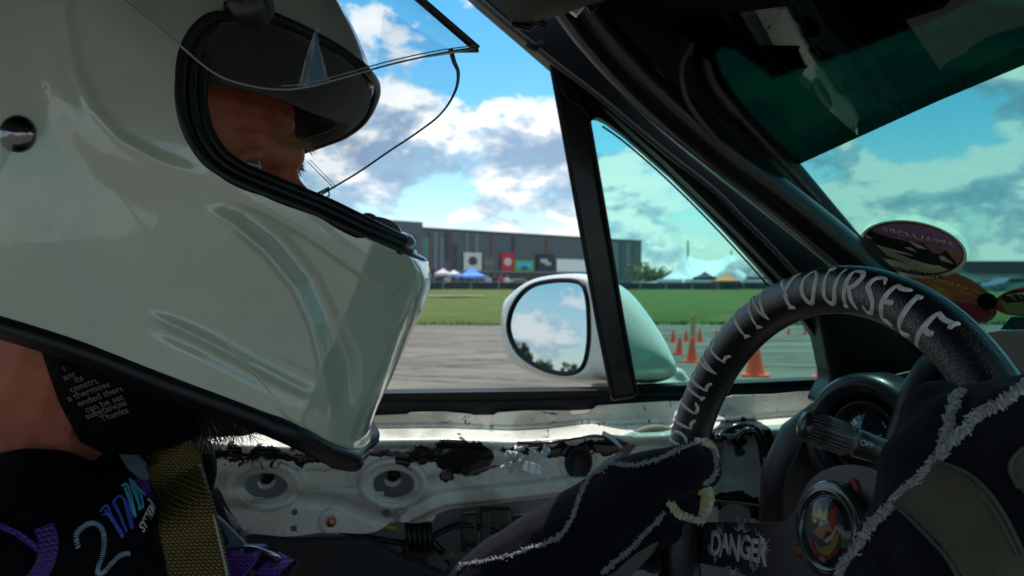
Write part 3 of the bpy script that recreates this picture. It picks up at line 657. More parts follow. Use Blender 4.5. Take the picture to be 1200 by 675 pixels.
qp.build('quarter_window_post', m_black, car, bevel=.005, seg=3)
q2 = MB(); q2.tube(catmull([door(x, y, -.022) for x, y in ((646,76),(665,180),(683,280),(703,390),(719,466))], 8), .0028, 8); q2.tube(catmull([door(x, y, -.022) for x, y in ((653,80),(655,98),(664,116),(682,128),(690,140)) ], 8), .0022, 8)
q2.tube(catmull([door(x, y, -.02) for x, y in ((690,140),(709,250),(729,370),(746,462))], 8), .0024, 8)
q2.build('post_seal', m_trim, car, True)
qf = MB()
qf.prism([door(x, y, .0) for x, y in ((650,70),(700,112),(770,172),(860,262),(960,360),(1010,430),(1010,480),(976,470),(974,440),(966,408),(945,376),(905,326),(850,266),(790,206),(735,158),(712,141),(699,135),(690,137),(680,130),(664,108))], (0, .03, 0))
qf.build('quarter_window_frame', m_black, car, bevel=.004, seg=3)
q3 = MB(); q3.tube(catmull([door(x, y, -.002) for x, y in ((691,140),(699,135),(712,141),(736,159),(790,207),(850,267),(905,327),(945,377),(966,409),(974,440))], 6), .003, 8)
q3.tube(catmull([door(x, y, .002) for x, y in ((706,148),(736,170),(790,218),(850,279),(903,338),(930,372))], 6), .0012, 6)
q3.build('quarter_glass_seal', m_trim, car, True)
qg = MB(); qg.prism([door(x, y, .018) for x, y in ((686,130),(705,130),(800,205),(905,315),(980,415),(980,458),(742,468))], (0, .003, 0)); qg.build('quarter_glass', clear('teal_glass', (.66, .90, .86), refl=.35), car)
rr = MB()
rr.prism([door(x, y, -.03) for x, y in ((500,-60),(556,-6),(600,32),(644,70),(700,118),(780,190),(860,268),(960,372),(975,445),(960,475),(1160,475),(1110,400),(1040,322),(1000,280),(900,205),(800,120),(700,20),(640,-60))], (0, .05, 0))
rr.build('windscreen_pillar', m_pillar, car, bevel=.006, seg=3)
r2 = MB(); r2.tube(catmull([door(x, y, -.036) for x, y in ((540,-20),(600,33),(622,50),(645,70),(700,112),(736,142),(786,183),(836,222),(870,256),(910,296),(960,352))], 6), .0034, 8); r2.build('door_opening_seal', mat('seal_brown', (.075, .055, .045), .45, bump=.2, bs=300), car, True)
r4 = MB(); r4.tube([door(x, y, -.036) for x, y in ((618,50),(626,56),(636,50))], .005, 8); r4.build('seal_joint', m_trim, car, True)
# roll cage tube along the pillar
rc = MB(); rc.tube(catmull([P(x, y, d) for x, y, d in ((560,-160,.70),(640,-45,.74),(700,40,.775),(770,115,.80),(850,183,.82),(930,247,.845),(1000,305,.865),(1060,362,.89),(1110,430,.92),(1140,520,.94))], 8), .0215, 24)
rc.build('roll_cage_tube', mat('cage_paint', (.005, .005, .006), .28, spec=.3, coat=.3, bump=.15, bs=70, dist=.0006), car, True)
# windscreen: plane through the measured corner points
wA, wB, wC = P(940,190,.86), P(1045,320,.95), P(1200,75,.62)
wn = (wB-wA).cross(wC-wA).normalized()
if wn.y > 0: wn = -wn
hdir = (wC-wA).normalized()
def ws(px, py, off=0.): return on_plane(px, py, wA+wn*off, wn)
def wsx(px, py, off=0.): return ws(px, py, off)+(hdir*.75 if px > 1320 else Vector((0, 0, 0)))   # carries the screen across to the passenger side
gl = MB(); gl.prism([wsx(x, y) for x, y in ((895,195),(1330,12),(1330,640),(1190,520),(1110,460),(1000,330))], wn*-.003); gl.build('windscreen', clear('screen_glass', (.58, .86, .81), refl=.30), car)
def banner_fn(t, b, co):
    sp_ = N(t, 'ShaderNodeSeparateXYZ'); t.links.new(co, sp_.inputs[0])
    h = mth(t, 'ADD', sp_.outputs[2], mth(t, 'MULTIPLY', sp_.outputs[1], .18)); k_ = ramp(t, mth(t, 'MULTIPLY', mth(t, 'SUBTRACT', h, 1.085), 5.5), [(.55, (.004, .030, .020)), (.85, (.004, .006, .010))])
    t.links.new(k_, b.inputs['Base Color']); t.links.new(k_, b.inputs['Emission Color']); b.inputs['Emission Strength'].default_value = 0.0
bn = MB(); bn.prism([wsx(x, y, .004) for x, y in ((800,20),(815,80),(855,145),(905,205),(940,190),(1010,158),(1100,117),(1200,75),(1330,18),(1330,-160),(880,-60))], wn*.0015)
bn.build('sun_strip', clear('sun_strip_film', (.035, .20, .15), refl=.8), car)
hd = MB(); hd.prism([wsx(x, y, -.012) for x, y in ((800,30),(860,60),(905,95),(1000,62),(1110,20),(1340,-70),(1340,-300),(760,-160))], wn*-.02); hd.build('windscreen_header', m_black, car, bevel=.003)
# pillar inner trim with pressed mouldings
it = MB(); it.prism([P(x, y, .80+(x-800)*.0004) for x, y in ((640,-40),(760,95),(860,190),(940,262),(1030,330),(1062,334),(1004,268),(941,192),(905,158),(870,120),(846,84),(838,55),(852,40),(900,15),(960,-15),(980,-60),(700,-90))], (.0, .03, 0)); it.build('pillar_inner_trim', m_pillar, car, bevel=.006, seg=3)
md_ = MB(); md_.tube(catmull([P(x, y, .785+(x-800)*.0004) for x, y in ((990,-60),(935,0),(900,18),(862,37),(836,55),(828,72),(834,95),(851,120),(884,155),(930,205),(960,238))], 8), [.006]*40+[.005]*20+[.003]*21, 10)
md_.build('windscreen_moulding', m_bare, car, True)
m2 = MB(); m2.tube(catmull([P(x, y, .78+(x-800)*.0004) for x, y in ((745,0),(790,14),(822,28),(812,50),(800,72),(799,95),(809,125),(840,165),(880,205))], 8), .0032, 8); m2.tube(catmull([P(x, y, .78+(x-800)*.0004) for x, y in ((822,28),(845,26),(848,12),(842,-6))], 8), .003, 8); m2.build('trim_bead', mat('bead_brown', (.05, .045, .045), .45), car, True)
m3 = MB(); m3.prism([P(x, y, .775) for x, y in ((735,-60),(745,-2),(822,26),(846,22),(862,33),(935,-2),(960,-60))], (0, .012, 0)); m3.build('header_corner', m_bare, car, bevel=.005, seg=3)
# folded sun visor and its chrome clip
vz = MB(); vz.tube([P(600,8,.72), P(604,10,.718), P(640,-8,.70), P(720,-40,.66)], [.006, .019, .021, .023], 20); vz.build('sun_visor', mat('visor_vinyl', (.060, .050, .045), .6, bump=.5, bs=700), car, True)
vb = MB(); vb.prism([P(x, y, .70) for x, y in ((668,4),(667,12),(676,19),(687,6),(700,-6),(690,-12))], (0, .006, 0)); vb.build('visor_clip', mat('clip_white', (.8, .8, .82), .25, metal=.4), car, bevel=.001)
vh = MB(); vh.tube([P(600,28,.71), P(620,33,.71), P(628,26,.71), P(640,30,.71)], .003, 8); vh.build('visor_hinge', m_black, car, True); vh = MB(); vh.tube([P(690,12,.705), P(706,-2,.705), P(720,-20,.705)], .004, 8); vh.build('visor_hinge', m_black, car, True)
# roof skin, header, far side: closes the cabin overhead
rf, _ = grid_mesh('roof', np.array([[(x+.0+.10*v*v*0, y, 1.425+.03*math.cos(y*2.4-.3)-max(0, x+.05)*.28) for y in np.linspace(-.62, .80, 20)] for x, v in zip(np.linspace(-1.25, .24, 16), np.linspace(0, 1, 16))]), m_pillar, car)
rf.modifiers.new('t', 'SOLIDIFY').thickness = .02
# passenger side pillar; the door is left out to let more light in
pr = MB(); pr.tube([Vector((.75,-.62,.92)), Vector((.40,-.62,1.14)), Vector((.16,-.62,1.36)), Vector((0,-.62,1.40)), Vector((-1.2,-.62,1.38))], .03, 12); pr.build('passenger_pillar', m_black, car, True)
fl_ = MB(); fl_.prism([Vector((-1.2,-.6,.24)), Vector((1.1,-.6,.24)), Vector((1.1,1.0,.24)), Vector((-1.2,.85,.24))], (0, 0, -.02)); fl_.build('floor_pan', m_bare, car)
# --- dashboard, air vent, column stalk, side trim
ds = MB()
ds.prism([P(x, y, .80) for x, y in ((962,468),(988,452),(1025,444),(1075,432),(1120,410),(1150,391),(1200,386),(1400,384),(1400,900),(930,900),(918,640),(914,590),(922,555),(938,520),(958,492))], (.12, .25, -.03))
ds.build('dashboard', m_dash, car, True, bevel=.018, seg=5)
dt = MB(); dt.prism([P(x, y, .60) for x, y in ((1110,425),(1130,404),(1150,391),(1175,387),(1300,383),(1300,560),(1110,560))], (.11, .16, -.01)); dt.build('instrument_hood', mat('hood_vinyl', (.009, .009, .011), .28, coat=.1, bump=.5, bs=900, dist=.0003), car, True, bevel=.012, seg=5)
av = MB(); vc = P(1012, 512, .735); vn = Vector((-.80, -.60, .12)).normalized()
av.lathe(vc, vn, [(.060, -.03), (.058, .0), (.054, .008), (.047, .011), (.041, .008), (.037, -.004), (.035, -.02)], 48)
av.build('vent_bezel', mat('vent_bezel', (.010, .011, .014), .32, spec=.3, coat=.08), car, True)
av = MB(); av.lathe(vc, vn, [(.036, -.012), (.034, .000), (.030, .003), (.027, -.004), (.0001, -.010)], 40); av.build('vent_ring', mat('vent_ring', (.008, .008, .010), .3, spec=.3), car, True)
av = MB(); av.lathe(vc-vn*.003, vn, [(.027, -.004), (.018, .006), (.0001, .009)], 32); av.build('vent_eyeball', mat('vent_gloss', (.012, .014, .02), .08, coat=.8), car, True)
hz_ = MB(); hz_.tube(catmull([P(x, y, .70) for x, y in ((1040,556),(1060,500),(1072,462),(1090,432),(1110,414))], 5), .012, 14); hz_.build('column_shroud', m_dash, car, True)
sh_ = MB(); sh_.prism([P(x, y, .69) for x, y in ((1035,560),(1050,470),(1100,430),(1180,440),(1180,640),(1040,640))], (.06, .10, 0)); sh_.build('instrument_cluster', m_dash, car, True, bevel=.015, seg=4)
# lower side trim by the driver's knee
kp = MB(); kp.tube([P(924,620,.84), P(926,560,.84), P(945,520,.83), P(975,500,.82)], .03, 20); kp.build('kick_trim', mat('kick_plastic', (.010, .008, .012), .45, bump=.4, bs=800), car, True)
ah = MB(); ah.lathe(P(929,574,.805), (-.2,-1,0), [(.0001, .001), (.0055, .001), (.007, .0)], 16); ah.build('trim_hole', m_trim, car, True)
st = MB()
sa, sb_ = P(937,496,.600), P(1110,556,.600)
dd = (sb_-sa).normalized(); up = Vector((0, -1, 0))
prof = [(0,.003),(.002,.0095),(.006,.0115),(.034,.0118),(.040,.0112),(.0415,.0095),(.043,.0108),(.070,.0098),(.090,.0075),(.12,.0055)]
st.lathe(sa, dd, [(.0001, 0)]+[(r, h) for h, r in prof], 36)
so_ = st.build('indicator_stalk', mat('stalk_black', (.016, .016, .018), .30, coat=.15), car, True)
for k_ in range(26):
    a_ = 2*math.pi*k_/26; b1 = dd.orthogonal().normalized(); b2_ = dd.cross(b1); o_ = b1*math.cos(a_)+b2_*math.sin(a_)
    if k_ == 0: kn = MB()
    kn.tube([sa+dd*.005+o_*.0115, sa+dd*.036+o_*.0118], .0010, 5)
tag(kn.build('stalk_knurling', mat('stalk_black', (.016, .016, .018), .30), car, True), kind='stuff')
sn = (Vector((-.15,-1,.25))); sn = (sn-dd*sn.dot(dd)).normalized()
for s_, t_ in (('OFF', .047), ('O  O', .066)): text_obj('stalk_marking', s_, mat('stalk_print', (.35, .35, .36), .6), car, sa+dd*t_+sn*.0107, dd, sn.cross(dd), .006, .0002, .01)
# --- steering wheel
WC = Vector((.1952, .5287, CZ-.1646)); WN = Vector((-.93479, -.31927, .15569)); WU = Vector((.16429, 0, .98641)); WV = Vector((-.31493, .94767, .05245)); WR = .1613; Wr = .0160
def wrad(ph): return WV*math.cos(ph)+WU*math.sin(ph)
def wpt(ph, ps, r=Wr): e = wrad(ph); return WC+e*(WR+r*math.cos(ps))+WN*r*math.sin(ps)
wheel = empty('steering_wheel', WC); wheel.parent = car; wheel.location = WC-Vector(car.location)
np_, nq = 420, 40
V = np.array([[tuple(wpt(2*math.pi*i/np_, 2*math.pi*j/nq, Wr*(1+.012*math.sin(j*.9+i*.02)))) for j in range(nq+1)] for i in range(np_+1)])
def leather(t, b, co):
    vo = N(t, 'ShaderNodeTexVoronoi'); vo.inputs['Scale'].default_value = 800; t.links.new(co, vo.inputs['Vector'])
    n = nz(co, 300, 4, t=t); h = mth(t, 'ADD', vo.outputs['Distance'], mth(t, 'MULTIPLY', n, 1.2)); bp_ = N(t, 'ShaderNodeBump'); bp_.inputs['Strength'].default_value = .5; bp_.inputs['Distance'].default_value = .0004
    t.links.new(h, bp_.inputs['Height']); t.links.new(bp_.outputs[0], b.inputs['Normal'])
    t.links.new(ramp(t, nz(co, 25, 4, t=t), [(.3, .26), (.7, .42)]), b.inputs['Roughness'])
m_leather = mat('worn_black_leather', (.006, .0055, .007), .26, spec=.7, coat=0, fn=leather)
grid_mesh('rim', V, m_leather, wheel)
# raised silver lettering  B E L I E V E   I N   Y O U R S E L F
GL = {
 'B': [[(.1,0),(.12,.5),(.1,1)],[(.1,1),(.6,.95),(.75,.75),(.5,.55),(.12,.5)],[(.12,.5),(.7,.45),(.85,.2),(.6,.02),(.1,0)]],
 'E': [[(.25,-.05),(.15,.5),(.25,1.02)],[(.2,1),(.55,.95),(.95,1.05)],[(.16,.5),(.5,.52),(.7,.58)],[(.22,0),(.6,.02),(.9,-.05)]],
 'L': [[(.2,1.05),(.28,.6),(.22,0)],[(.1,1.0),(.25,.98),(.4,1.04)],[(.22,.02),(.6,0),(.95,.12)]],
 'I': [[(.5,1.03),(.46,.5),(.52,-.02)],[(.3,1.0),(.5,.96),(.7,1.04)],[(.3,-.03),(.5,.02),(.75,-.06)]],
 'V': [[(.1,1.03),(.3,.5),(.5,-.03)],[(.5,-.03),(.65,.5),(.9,1.0)],[(-.02,.98),(.12,.98),(.3,1.05)],[(.75,1.0),(.9,.97),(1.02,1.03)]],
 'N': [[(.1,-.03),(.16,.5),(.12,1)],[(.12,1),(.5,.5),(.85,0)],[(.85,0),(.84,.5),(.9,1.05)],[(0,-.03),(.12,0),(.25,-.06)]],
 'Y': [[(.05,1.03),(.28,.72),(.5,.5)],[(.95,1.05),(.7,.75),(.5,.5)],[(.5,.5),(.48,.25),(.55,-.03)],[(.4,-.02),(.55,.01),(.7,-.06)]],
 'O': [[(.5,1.0),(.15,.75),(.12,.3),(.45,0),(.8,.25),(.88,.7),(.5,1.0)]],
 'U': [[(.1,1.03),(.16,.5),(.2,.15),(.5,-.02),(.8,.15),(.84,.5),(.9,1.04)],[(0,.98),(.12,.99),(.28,1.05)]],
 'R': [[(.12,-.05),(.16,.5),(.12,1)],[(.12,1),(.6,1),(.85,.8),(.6,.55),(.16,.5)],[(.4,.5),(.6,.25),(.9,-.05)],[(.02,-.05),(.12,-.01),(.22,-.07)]],
 'S': [[(.9,.85),(.6,1.02),(.25,.9),(.2,.65),(.5,.5),(.78,.32),(.72,.08),(.4,-.02),(.1,.15)]],
 'F': [[(.15,-.08),(.2,.5),(.15,1)],[(.1,1),(.5,.95),(.98,1.06)],[(.2,.52),(.5,.5),(.72,.58)],[(.95,1.15),(.9,1.0),(1.0,.88)]],
}
def phi_at(px, py):
    best = min((((pix(wpt(a, 1.7))[0]-px)**2+(pix(wpt(a, 1.7))[1]-py)**2, a) for a in np.linspace(-.6, 3.2, 1500)), key=lambda q: q[0]); return best[1]
LT = [('B',785,510),('E',796,490),('L',805,473),('I',812,459),('E',821,446),('V',832,430),('E',846,414),('I',871,388),('N',890,370),('Y',922,349),('O',947,340),('U',972,335),('R',997,337),('S',1020,345),('E',1042,356),('L',1064,371),('F',1090,389)]
m_letter = mat('letter_silver_grey', (.70, .66, .60), .6, bump=.5, bs=500, vary=.35, vs=200)
phs = [phi_at(x, y) for _, x, y in LT]
for i, (chh, x, y) in enumerate(LT):
    ph = phs[i]; gaps = [abs(phs[j]-ph) for j in (i-1, i+1) if 0 <= j < len(LT)]; wd = min(min(gaps)*.80, .135); wd = max(wd, .085)
    if chh in 'I': wd *= .6
    mb = MB()
    for stq in GL[chh]:
        q = catmull([Vector((a, b, 0)) for a, b in stq], 5); pp = []; rs_ = []
        for k_, v_ in enumerate(q):
            a_ = ph+(v_.x-.5)*wd; top_ps, bot_ps = (.75, 2.30) if i > 8 else (.45, 2.45)
            pp.append(wpt(a_, bot_ps+(top_ps-bot_ps)*v_.y, Wr-.0007)); u_ = k_/(len(q)-1); rs_.append(.00175*(1-.45*abs(2*u_-1)**3)*(1.15 if chh in 'YOURSELF' and i > 8 else .95))
        mb.tube(pp, rs_, 7)
    mb.build('letter', m_letter, wheel, True)
# flat three-spoke plate, dished, brushed black
WP = WC-WN*.020
def wp(px, py, o=0.): return on_plane(px, py, WP+WN*o, WN)
m_spoke = mat('brushed_black_metal', (.075, .062, .070), .40, metal=.6, bump=.35, bs=60, stretch=(3, 3, 60), dist=.0003)
arc = [(905,612),(922,607),(932,596),(940,578),(950,562),(966,551),(986,545),(1008,546),(1026,556),(1040,574),(1050,600),(1052,640),(1045,690),(1020,740),(960,760),(920,730),(905,700),(870,672),(830,662),(790,652),(782,640),(788,614)]
sm_arc = catmull([Vector((x, y, 0)) for x, y in arc], 4, True)
sp_ = MB(); sp_.prism([wp(v.x, v.y) for v in sm_arc], -WN*.005); sp_.build('spoke_plate', m_spoke, wheel, bevel=.0012, seg=2)
so2 = MB(); so2.prism([wp(x, y, -.004) for x, y in ((775,600),(812,606),(806,665),(770,680))], -WN*.004); so2.build('spoke_root', m_black, wheel, bevel=.002)
for (a_, b_) in (((1052,590),(1210,600)), ((1000,735),(1010,900))):
    q = MB(); p1, p2 = wp(*a_), wp(*b_); q.ribbon([p1, p2], .045, .005, WN); q.build('spoke', m_spoke, wheel, bevel=.001)
hb = MB(); hc = wp(980, 622, .002)
hb.lathe(hc, WN, [(.032, -.004), (.0318, .006), (.0292, .009), (.0278, .0075), (.0265, .0095), (.0245, .0098), (.0225, .0075)], 56); hb.build('horn_ring', mat('horn_ring', (.02, .02, .022), .22, coat=.5), wheel, True)
hb = MB(); hb.lathe(hc, WN, [(.0226, .0078), (.0210, .0086), (.0190, .0086), (.0001, .0088)], 48); hb.build('horn_button', mat('horn_face', (.02, .016, .018), .3), wheel, True)
# abstract coloured emblem under the lens of the horn button
ex_, ey_ = (wp(1000,617)-wp(950,617)).normalized(), (wp(974,590)-wp(974,640)).normalized()
def emb(name, pts, c, lift):
    q = MB(); q.prism([hc+ex_*x*.0205+ey_*y*.0205+WN*(.0090+lift) for x, y in pts], WN*.0002); q.build(name, mat('emblem_'+name, c, .4), wheel)
ring = [(math.cos(a), math.sin(a)) for a in np.linspace(0, 2*math.pi, 28, endpoint=False)]
emb('emblem_field', [(.86*x, .92*y) for x, y in ring], (.05, .05, .065), 0)
emb('emblem_swirl', [(-.5,.2),(-.62,.5),(-.35,.45),(-.30,.72),(-.05,.52),(.12,.74),(.18,.40),(.05,.30),(-.2,.35)], (.55, .42, .08), .0003)
emb('emblem_patch', [(-.5,-.05),(-.2,.22),(.2,.18),(.42,-.08),(.1,-.02),(-.1,-.3),(-.3,-.2)], (.48, .24, .17), .0004)
emb('emblem_flash', [(.22,.55),(.55,.75),(.48,.35),(.62,.05),(.35,-.05),(.28,.22)], (.5, .03, .03), .0004)
emb('emblem_base', [(-.5,-.3),(-.2,-.55),(.2,-.45),(.55,-.1),(.72,.05),(.55,-.45),(.2,-.78),(-.25,-.8)], (.28, .25, .06), .0003)
emb('emblem_glint', [(-.05,-.3),(.3,-.15),(.55,.15),(.62,.1),(.4,-.25),(.1,-.42)], (.42, .40, .30), .0005)
emb('emblem_red_arc', [(-.7,-.25),(-.62,-.2),(-.45,-.62),(.1,-.85),(.6,-.5),(.66,-.56),(.1,-.93),(-.52,-.7)], (.45, .02, .02), .0004)
ln = MB(); ln.lathe(hc, WN, [(.0222, .0085), (.0200, .0108), (.0150, .0126), (.008, .0136), (.0001, .0138)], 48); ln.build('horn_lens', clear('lens_clear', (.97, .97, .97), refl=1.0), wheel, True)
m_rust = mat('rusty_screw', (.30, .075, .03), .55, metal=.5, bump=.5, bs=500, vary=.6, vs=300)
for x, y in ((999,571),(957,582),(937,642),(1030,600)):
    q = MB(); c_ = wp(x, y, .0005); q.lathe(c_, WN, [(.0060, -.001), (.0060, .0006), (.0048, .0018), (.0026, .0018), (.0022, .0002), (.0001, .0002)], 20); q.build('rusty_screw', m_rust, wheel, True)
lx, ly = (wp(895,652)-wp(832,640)).normalized(), (wp(862,612)-wp(862,664)).normalized()
lo = wp(863, 642, .0006)
def dw(x, y): # hand-lettered wobble
    i = int((x+2.2)/.62); return (x*(1+.02*math.sin(i*5.1)), y*(1.22+.16*math.sin(i*2.4))+.05*math.sin(i*3.7))
text_obj('danger_lettering', 'DANGER', mat('etched_grey', (.50, .47, .47), .6), wheel, lo, lx, ly, .0200, .0004, .035, shear=.12, space=.86, warp=dw)
bt = MB()
def star(x, y, r, a0, a1, n):
    for k_ in range(n):
        a_ = math.radians(a0+(a1-a0)*k_/(n-1)); c_ = wp(x, y, .0006)
        d_ = lx*math.cos(a_)+ly*math.sin(a_); bt.prism([c_+d_*r*.25-lx.cross(ly).cross(d_)*.0005, c_+d_*r*(1 if k_ % 2 == 0 else .7), c_+d_*r*.25+lx.cross(ly).cross(d_)*.0005], WN*.0002)
star(843,627,.011,10,170,7); star(869,625,.013,20,160,7); star(895,641,.010,-70,70,6); star(859,664,.012,190,350,7); star(889,631,.008,30,120,3)
for x, y in ((831,642),(838,655),(880,660),(887,662),(883,666)): star(x, y, .0035, 0, 330, 6)
tag(bt.build('burst_mark', mat('etched_grey', (.50, .47, .47), .6), wheel), kind='stuff')
# --- door mirror
mir_ = MB(); MY = 1.10
mc = P(655, 383, MY)
# housing: rings from the rear opening forward
rings = []
def ring_pts(spec, Y): return catmull([P(x, y, Y) for x, y in spec], 6, True)
r0 = [(596,384),(603,356),(622,336),(652,329),(680,331),(689,345),(692,375),(691,408),(683,432),(662,438),(632,430),(607,412)]
r1 = [(586,362),(600,342),(625,327),(660,322),(688,325),(700,340),(712,380),(718,415),(712,440),(668,446),(625,437),(590,414)]
r2 = [(600,355),(625,333),(660,323),(700,322),(735,335),(765,370),(790,410),(798,440),(760,452),(700,452),(640,443),(605,418)]
r3 = [(640,352),(665,335),(700,330),(730,340),(752,362),(772,395),(785,420),(788,440),(760,448),(710,446),(670,438),(645,415)]
r4 = [(680,370),(700,352),(722,352),(738,368),(750,388),(760,405),(765,420),(762,430),(740,432),(715,430),(695,420),(683,400)]
mrd = Vector((-.96, .22, .075)).normalized(); mid = Vector(P(645,383,1.11)); dcam = (mid-Vector((0, 0, CZ))).normalized(); gln = (mrd-dcam).normalized()
def mpt(x, y, o): return on_plane(x, y, mid-gln*o, gln)
def mring(spec, o): return catmull([mpt(x, y, o) for x, y in spec], 6, True)
seq = [mring(r0, .008), mring(r0, .002), mring([(x+(x-645)*.035, y+(y-383)*.035) for x, y in r0], .0005), mring(r1, .004), mring([(588,364),(604,340),(628,326),(664,320),(697,321),(722,332),(745,370),(757,412),(752,440),(700,450),(636,443),(596,418)], .03), mring(r2, .075), mring(r3, .12), mring(r4, .15)]
V = np.array([[tuple(p) for p in r_] for r_ in seq]); V = np.concatenate([V, V[:, :1]], 1)
hs_o, _ = grid_mesh('mirror_housing', V, m_bodywhite, car)
sb2 = hs_o.modifiers.new('s', 'SUBSURF'); sb2.levels = 1; sb2.render_levels = 2
mf_ = MB(); mf_.prism([P(700,425,1.15), P(800,432,1.15), P(812,448,1.15), P(818,462,1.15), P(700,462,1.10), P(690,450,1.10)], (.0, .06, 0)); mf_.build('mirror_foot', m_bodywhite, car, True, bevel=.008, seg=4)
gpts = [mpt(x, y, .003) for x, y in [(595+(x-596)*.985+1, y) for x, y in r0]]
gm = MB(); g_ = catmull(gpts, 6, True); gm.prism([p for p in g_], -gln*.004); glass = gm.build('mirror_glass', mat('mirror_silver', (.52, .58, .62), .0, metal=1.), car)
gs = MB(); gs.tube([p+gln*.001 for p in g_+g_[:2]], .0032, 8, cap=False); gs.build('mirror_seal', m_trim, car, True)
# --- stickers on the windscreen, seen from behind
def ell(cx, cy, a, b, rot, n=40):
    o = []
    for k_ in range(n):
        t_ = 2*math.pi*k_/n; x = a*math.cos(t_); y = b*math.sin(t_); r_ = math.radians(rot); o.append((cx+x*math.cos(r_)-y*math.sin(r_), cy+x*math.sin(r_)+y*math.cos(r_)))
    return o
def clipe(pts, cx, cy, a, b, rot):
    r_ = math.radians(-rot); o = []
    for x, y in pts:
        u, v = x-cx, y-cy; p, q = u*math.cos(r_)-v*math.sin(r_), u*math.sin(r_)+v*math.cos(r_); k_ = math.hypot(p/a, q/b)
        o.append((cx+u/k_, cy+v/k_) if k_ > 1 else (x, y))
    return o
def sheet(name, pts, c, lift, parent, rough=.5):
    q = MB(); q.prism([ws(x, y, lift) for x, y in pts], wn*.0003); return q.build(name, mat('print_%02d%02d%02d' % tuple(int(v*99) for v in c), c, rough), parent)
def sticker(c0_): o = empty('windscreen_sticker', c0_); o.parent = car; o.location = c0_-Vector(car.location); return o
s1 = sticker(ws(1070, 292, .001)); E1 = (1070, 292, 64, 33, 10)
tan, dkg = (.92, .86, .60), (.03, .05, .04)
sheet('sticker_backing', ell(*E1), tan, .0008, s1); E1i = (1070, 291, 58, 28, 10)
sheet('sticker_border', ell(1070,291,60,30,10), dkg, .0012, s1); sheet('sunset_sky', ell(*E1i), (.55, .26, .52), .0016, s1)
def cs(name, pts, c, l, E=E1i, par=None): 
    dens_ = []
    for i in range(len(pts)):
        (x0, y0), (x1, y1) = pts[i], pts[(i+1) % len(pts)]
        for t_ in np.linspace(0, 1, 5)[:-1]: dens_.append((x0+(x1-x0)*t_, y0+(y1-y0)*t_))
    return sheet(name, clipe(dens_, *E), c, l, par or s1)
cs('orange_glow', [(1087,287),(1100,292),(1108,296),(1130,312),(1140,300),(1126,296)], (.62,.36,.22), .0019)
cs('green_ridge', [(1084,287),(1100,300),(1125,310),(1128,316),(1090,303)], (.2,.36,.16), .0021)
cs('mountain', [(1008,278),(1020,270),(1042,278),(1068,284),(1082,285),(1092,296),(1102,298),(1108,293),(1125,313),(1110,324),(1060,330),(1010,300)], dkg, .0023)
cs('snow_streak', [(1027,287),(1060,296),(1102,312),(1118,320),(1090,322),(1070,311),(1040,299)], tan, .0027)
cs('snow_streak', [(1050,296),(1080,302),(1101,310),(1095,311),(1070,304)], dkg, .0030)
cs('snow_streak', [(1028,302),(1050,305),(1075,312),(1100,318),(1115,322),(1080,330),(1035,322)], tan, .0027)
cs('snow_patch', [(1066,283),(1078,287),(1086,292),(1074,290)], tan, .0027); cs('snow_patch', [(1100,300),(1106,300),(1117,309),(1103,305)], tan, .0027); cs('snow_patch', [(1060,290),(1067,290),(1074,295)], tan, .0027); cs('cloud_streak', [(1009,276),(1014,273),(1022,280)], tan, .0027)
wx1, wy1 = (ws(1110,292)-ws(1040,276)).normalized(), (ws(1075,270)-ws(1070,300)).normalized()
text_obj('sticker_lettering', 'APPALACHIA', mat('sticker_tan', tan, .5), s1, ws(1074,278,.0032), wx1, wy1, .0125, .0002, .02, mirror=True)
text_obj('sticker_lettering', 'STABENGTT', mat('sticker_dark', dkg, .5), s1, ws(1070,319,.0036), (ws(1095,323)-ws(1045,314)), wy1, .0115, .0002, .03, mirror=True)
E2 = (1114, 346, 58, 27, 22); s2_ = sticker(ws(1114, 346, .001))
sheet('sticker_backing', ell(*E2), (.25,.22,.16), .0002, s2_); E2i = (1113, 345, 54, 24.5, 22); sheet('orange_ground', ell(*E2i), (.72,.26,.14), .0005, s2_)
cs('red_shade', [(1110,352),(1140,356),(1165,366),(1150,385),(1110,360)], (.5,.08,.10), .0006+.0003, E2i, s2_); cs('yellow_flame', [(1090,332),(1105,338),(1116,352),(1104,344),(1094,337)], (.8,.55,.06), .0009, E2i, s2_)
text_obj('sticker_lettering', 'LIVE MUSIC', mat('sticker_yellow', (.8,.62,.06), .5), s2_, ws(1128,338,.0008), (ws(1150,345)-ws(1105,330)), wy1, .0115, .0002, .03, mirror=True)
text_obj('sticker_lettering', 'FESTIVAL', mat('sticker_yellow', (.8,.62,.06), .5), s2_, ws(1136,346,.0008), (ws(1150,350)-ws(1120,340)), wy1, .008, .0002, .03, mirror=True)
E3 = (1212, 352, 48, 18, -6); s3 = sticker(ws(1212, 352, .001)); sheet('sticker_backing', ell(*E3), (.30,.27,.20), .0002, s3); E3i = (1212,352,45,16.5,-6); sheet('red_ground', ell(*E3i), (.75,.16,.10), .0005, s3)
cs('green_ground', [(1172,352),(1240,346),(1240,372),(1180,368)], (.5,.6,.2), .0009, E3i, s3); cs('dark_band', [(1168,342),(1240,336),(1240,350),(1180,355)], (.05,.05,.04), .0011, E3i, s3)
text_obj('sticker_lettering', 'VITT', mat('sticker_tan', tan, .5), s3, ws(1197,347,.0016), (ws(1220,344)-ws(1180,350)), wy1, .014, .0002, .02, mirror=True)
q = MB(); q.prism([ws(x, y, .0026) for x, y in ell(1157,353,12,10,10,24)], wn*.0004); s4 = sticker(ws(1157,353,.002)); o_ = q.build('dark_dot', mat('sticker_black', (.008,.007,.007), .5), s4)
for k_ in list(MATS):
    if k_.startswith('print_') or k_.startswith('sticker_'): translucent(MATS[k_], .12)
